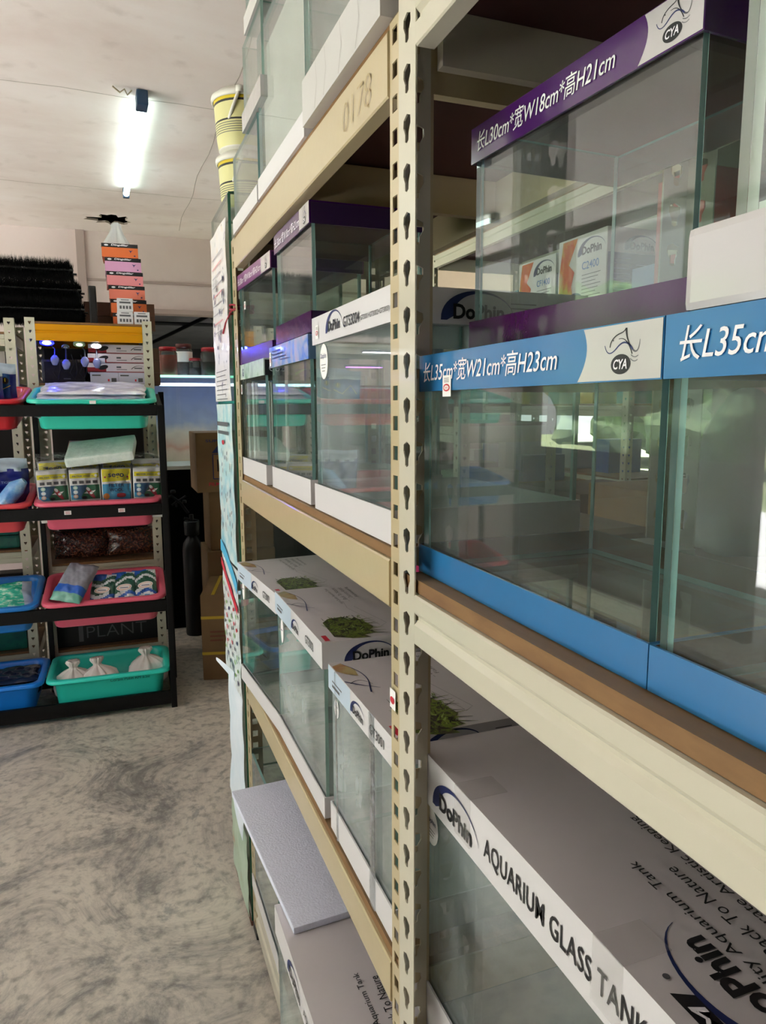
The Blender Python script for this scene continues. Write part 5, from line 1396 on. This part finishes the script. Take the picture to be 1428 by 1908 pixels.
# gas cylinder
GC = thing('gas_cylinder', 'dark steel gas cylinder with a valve standing in the dim passage', 'gas cylinder', (.40, 4.16, 0), (0, 0, 0))
STL = mat('dull_steel', '212226', .45, metal=.4)
M().lathe([(0, 0), (.052, 0), (.056, .01), (.057, .50), (.052, .535), (.035, .565), (.02, .58), (.018, .60)], STL, seg=28).build('body', GC)
M().lathe([(.034, .58), (.042, .585), (.044, .66), (.040, .665), (.036, .66), (.034, .59)], STL, seg=20, rf=lambda a, i, p: 1).build('collar', GC)
M().tube([(0, 0, .60), (0, 0, .70)], .012, STL, 10).tube([(-.04, 0, .68), (.04, -.0, .66)], .008, STL, 8).build('valve', GC)
REG = thing('regulator', 'cluster of shiny valves and gauges hanging in the dark passage', 'regulator', (.33, 4.22, .73))
for i, (x, z, r) in enumerate(((-.07, .06, .022), (-.02, .09, .015), (.04, .03, .012))):
    M().lathe([(0, 0), (r, 0), (r, .014), (r*.8, .018), (0, .018)], STL, (x, -.01, z), 16).build('gauge', REG)
M().tube([(-.09, 0, .05), (-.03, 0, .075), (.02, 0, .03), (.06, 0, -.03)], .008, STL, 8).tube([(-.03, 0, .02), (.05, 0, .07)], .006, STL, 8).build('pipe', REG)
M().tube([(.0, .0, .05), (.0, .04, .05), (0, .07, .0)], .005, STL, 6).build('bracket', REG)
# ------------------------------------------------------------------ behind the racks
BK = storage_rack('cream rack in the aisle behind the tank racks, seen through the glass', 1.30, 3.1, 1.36, 1.80, 1.99, [.50, .95, 1.585, 1.93], False)
BK.location = (0, 0, 0)
for ch in BK.children: ch.location = (0, 0, 0)
BK.matrix_world = Matrix.Translation((1.32, 1.12, 0)) @ Matrix.Rotation(R(90), 4, 'Z') @ Matrix.Translation((-1.30, -1.80, 0))
# after the turn the rack runs from y=1.34 to y=2.94, x=1.32 .. 1.76
NVB = mat('navy_box_panel', '31447f', .35, coat=.3); COR = ramp_mat('coral_fire_print', [(.35, 'd84a2c'), (.5, 'e8793c'), (.62, 'd8c84a'), (.75, 'a8c85a')], scale=16, rough=.35)
def dophin_carton(label, y0, y1, z0, z1, code):
    x0, x1 = 1.335, 1.53
    cy = (y0+y1)/2; h = z1-z0; w = y1-y0
    m = M(); m.box(0, x1-x0, -w/2, w/2, 0, h, PAPER, .002)
    o = (0, w/2, 0)
    m.poly([(w*.02, h*.05), (w*.36, h*.05), (w*.30, h*.3), (w*.36, h*.5), (w*.24, h*.62), (w*.42, h*.97), (w*.10, h*.97), (w*.03, h*.5)], o, U, V, COR, .0008)
    m.ell(w*.38, h*.1, w*.16, h*.1, o, U, V, NVB, .001)
    swoosh_logo(m, (0, w/2-w*.42, h*.70), U, V, w*.54)
    m.text(code, (0, w/2-w*.52, h*.50), U, V, h*.11, mat('sky_ink', '3f7fc8', .4), w=w*.34, off=.01, eps=.0012)
    for k in range(7): m.rect(w*.52, w*(.9-.05*(k % 3)), h*(.42-.05*k), h*(.43-.05*k), o, U, V, INKG, .0008)
    o2 = (0, -w/2, 0); ww = x1-x0
    m.rect(ww*.02, ww*.92, h*.02, h*.66, o2, UX, V, NVB, .0008); swoosh_logo(m, (ww*.30, -w/2, h*.70), UX, V, ww*.6)
    for k in range(7):
        m.rect(ww*.08, ww*.42, h*(.58-.07*k), h*(.59-.07*k), o2, UX, V, mat('pale_ink', '8f9fd0', .5), .0012); m.rect(ww*.52, ww*.86, h*(.50-.06*k), h*(.51-.06*k), o2, UX, V, mat('pale_ink', '8f9fd0', .5), .0012)
    return m.build('filter_box', label=label, cat='box', group=None, loc=(x0, cy, z0))
dophin_carton('white and navy canister filter box lettered C2400, seen through the purple-lidded tank', 1.75, 1.985, 1.596, 1.80, 'C2400')
dophin_carton('smaller white canister filter box lettered CF1400, half hidden behind the C2400 box', 2.0, 2.22, 1.596, 1.775, 'CF1400')
small_box('coral_box', 'plain coral-red board box beside the navy filter box on the back rack', 'box', 1.34, 1.62, 1.40, 1.56, 1.596, 1.86, mat('coral_board', 'c8685c', .6), bev=.002)
small_box('blue_small_box', 'small blue and white box between the coral box and the navy filter box', 'box', 1.40, 1.5, 1.60, 1.72, 1.596, 1.68, mat('pale_blue_box', '8fa9d8', .5), bev=.002)
for i, (y0, y1, h, mt) in enumerate(((1.42, 1.8, .11, CARTON), (1.84, 2.2, .07, CARTOND), (2.3, 2.8, .06, CARTON))):
    small_box('cardboard_carton', 'low brown carton on the back rack seen through the blue-banded tank, %s from the viewer' % ['nearest', 'middle', 'farthest'][i], 'carton', 1.34, 1.70, y0, y1, .961, .961+h, mt, 'low cartons on the back rack', bev=.003)
bc_ = [('blue_box', '2a56a8'), ('teal_box', '2f8f8f'), ('white_goods_box', 'd0d4d8'), ('yellow_goods_box', 'c8b23c')]
for i in range(9):
    nm, c = bc_[i % 4]
    small_box('goods_box', '%s on the back rack among the packaged goods behind the glass, number %s along' % (['blue box', 'teal box', 'white box', 'yellow box'][i % 4], ['one', 'two', 'three', 'four', 'five', 'six', 'seven', 'eight', 'nine'][i]), 'box', 1.42, 1.60, 2.30+.065*i, 2.355+.065*i, 1.596 if i % 2 else 1.022 if 2.30+.065*i < 2.74 else 1.596, 1.70+.02*(i % 3) if i % 2 or 2.30+.065*i >= 2.74 else 1.12+.03*(i % 3), mat(nm, c, .4), 'packaged goods on the back rack')
words0 = ['first', 'second', 'third', 'fourth', 'fifth', 'sixth', 'seventh', 'eighth']
# dim goods seen between the tank levels of the cream rack
gm = [mat('dark_red_pack', '7a1a20', .4, coat=.3), mat('dark_navy_pack', '1c2244', .4, coat=.3), mat('brown_pack', '5a4030', .6), mat('magenta_pack', '9c2a5c', .4), mat('green_pack', '3a6a48', .4)]
GR = storage_rack('goods rack of dark colourful packs behind the cream tank rack', .3, 1.7, .0, .34, 1.30, [.12, .50, .84, 1.24], False)
GR.matrix_world = Matrix.Translation((.98, 1.95, 0)) @ Matrix.Rotation(R(90), 4, 'Z') @ Matrix.Translation((-.3, -.34, 0))
for ch in GR.children: ch.location = (0, 0, 0)
GR.location = GR.location
rn = random.Random(12)
cn = ['dark red', 'dark navy', 'brown', 'magenta', 'dark green']
words = ['first', 'second', 'third', 'fourth', 'fifth', 'sixth', 'seventh', 'eighth']
for li, z in enumerate((.132, .512, .852)):
    y = 2.0
    for i in range(8):
        w = rn.uniform(.10, .15); h = rn.uniform(.16, .30); q = rn.randrange(5)
        small_box('goods_pack', '%s pack on the %s shelf of the dim goods rack, %s along' % (cn[q], ['bottom', 'middle', 'upper'][li], words[i]), 'pack', 1.00, 1.22, y, y+w, z, z+h, gm[q], 'packs on the dim goods rack', bev=.004)
        y += w+.01
FRK = storage_rack('light rack of packaged goods near the right-hand opening, seen far through the blue-banded tank', .0, 1.4, .0, .4, 1.75, [.50, .95, 1.30, 1.70], False)
for ch in FRK.children: ch.location = (0, 0, 0)
FRK.matrix_world = Matrix.Translation((2.25, 2.75, 0)) @ Matrix.Rotation(R(90), 4, 'Z') @ Matrix.Translation((0, -.4, 0))
for i in range(8):
    nm, c = bc_[(i*3+1) % 4]
    small_box('goods_box', '%s on the rack near the right-hand opening, %s along' % (['blue box', 'teal box', 'white box', 'yellow box'][(i*3+1) % 4], words0[i]), 'box', 2.35, 2.55, 2.85+.15*i, 2.96+.15*i, .961 if i % 2 else 1.311, (.961 if i % 2 else 1.311)+.14+.03*(i % 3), mat(nm, c, .4), 'goods on the rack near the right-hand opening')
TB = thing('low_table', 'plain brown table behind the near rack carrying cartons', 'table', (.80, .45, 0))
M().box(0, .62, 0, .68, .87, .90, WOODT, .003).build('table_top', TB)
for x in (.02, .56):
    for y in (.02, .62): M().box(x, x+.04, y, y+.04, 0, .8695, BLACKM, .002).build('leg', TB)
carton('dark brown carton on the table behind the blue-banded tanks', .82, 1.16, .60, 1.06, .9005, 1.07, CARTOND)
small_box('pink_box', 'upright dull pink box standing behind the dark brown carton', 'box', 1.17, 1.30, .90, 1.10, .9005, 1.34, mat('dull_pink_card', 'b08084', .6), bev=.002)
m = M(); m.lathe([(.06, 0), (.075, .03), (.072, .12), (.05, .2), (.02, .25), (.0, .26)], film_mat('lilac_bag', (.9, .9, .97), .35, .2, .8, 20), seg=36, rf=lambda a, i, p: 1+.12*math.sin(4*a)+.06*math.sin(9*a))
m.build('plastic_bag', label='pale lilac plastic bag standing on the dark brown carton', cat='plastic bag', loc=(.93, .86, 1.0705))
m = pillow(.16, .24, .09, lambda u, v: mat('maroon_pack', '4a1f30', .35, coat=.4), 20, .005, seed=77, edge=3)
m.build('maroon_bag', label='maroon film bag standing on the dark brown carton at the right edge', cat='bag', loc=(.98, .69, 1.0705), rot=(0, 0, R(-50)))
small_box('small_white_box', 'tiny white box lettered Dophin lying on the shelf behind the blue-banded tank', 'box', .53, .565, .575, .645, 1.1305, 1.152, PAPER, rz=0, bev=.001, deco=lambda m, a, b, c, d, h: m.text('Dophin', (a, d-.01, .005), U, V, .011, INK, w=.05, off=.02, eps=.001))

# shop items at the left, mirrored in the tank glass
for i, (x, z, c, st, l) in enumerate(((-.80, 1.575, 'eaf2ff', 12, .30), (-.66, 1.50, 'b060ff', 9, .20), (-.95, 1.45, '5a70ff', 9, .22))):
    t = thing('led_bar_lamp', ['white', 'violet', 'blue'][i]+' glowing LED bar lamp clipped to the left grey rack', 'lamp', (x, 3.50, z))
    M().box(-l/2, l/2, 0, .03, 0, .012, mat('lamp_alu', 'a9adb4', .3, metal=.6), .002).build('housing', t)
    M().box(-l/2+.01, l/2-.01, .004, .026, -.003, -.0002, emit_mat('led_%d' % i, c, st)).build('led_strip', t)
    M().tube([(0, .028, .006), (0, .05, .006), (0, .086, .004)], .004, mat('lamp_neck', '3a3c48', .4), 6).build('bracket', t)
M().tube([(.622, .93, 1.142), (.626, .93, 1.10), (.628, .90, 1.03), (.63, .875, 1.075), (.63, .885, 1.098), (.628, .905, 1.085), (.627, .915, 1.03), (.625, .96, .985), (.622, 1.02, .99)], .0028, mat('black_cable', '0d0d10', .4), 6).build('cable', label='black cable looping down from the rear beam behind the tanks', cat='cable')
# ------------------------------------------------------------------ daylight
W = bpy.data.worlds.new('sky'); S.world = W; W.use_nodes = True
nt = W.node_tree; nt.nodes.clear()
bg = nt.nodes.new('ShaderNodeBackground'); wo = nt.nodes.new('ShaderNodeOutputWorld'); nt.links.new(bg.outputs[0], wo.inputs[0])
bg.inputs[0].default_value = (1.0, .98, .96, 1); bg.inputs[1].default_value = SKY_STR
def portal(loc, rot, sx, sy):
    l = bpy.data.lights.new('daylight_opening', 'AREA'); l.shape = 'RECTANGLE'; l.size = sx; l.size_y = sy
    l.cycles.is_portal = True
    o = bpy.data.objects.new('daylight_opening', l); COL.objects.link(o); o.location = loc; o.rotation_euler = rot
portal((-2.62, (LOY+5)/2, 1.19), (0, R(-90), 0), 2.38, 5-LOY)
portal((3.62, 4.8, 1.0), (0, R(90), 0), 1.5, 2.4)

sl = bpy.data.lights.new('sun', 'SUN'); sl.energy = SUN_STR; sl.angle = R(3); sl.color = (1, .99, .98)
so = bpy.data.objects.new('sun', sl); COL.objects.link(so)
so.rotation_euler = Vector((-.45, .30, -1)).to_track_quat('-Z', 'Y').to_euler()
vs_ = S.view_settings
vs_.view_transform = 'Standard'; vs_.look = 'None'; vs_.gamma = 1; vs_.use_curve_mapping = False
vs_.exposure = EXPO
try:
    S.cycles.transparent_max_bounces = 64; S.cycles.max_bounces = 10; S.cycles.diffuse_bounces = 5; S.cycles.glossy_bounces = 5; S.cycles.transmission_bounces = 6
    S.cycles.sample_clamp_indirect = 6
    S.cycles.caustics_reflective = False; S.cycles.caustics_refractive = False
except Exception: pass
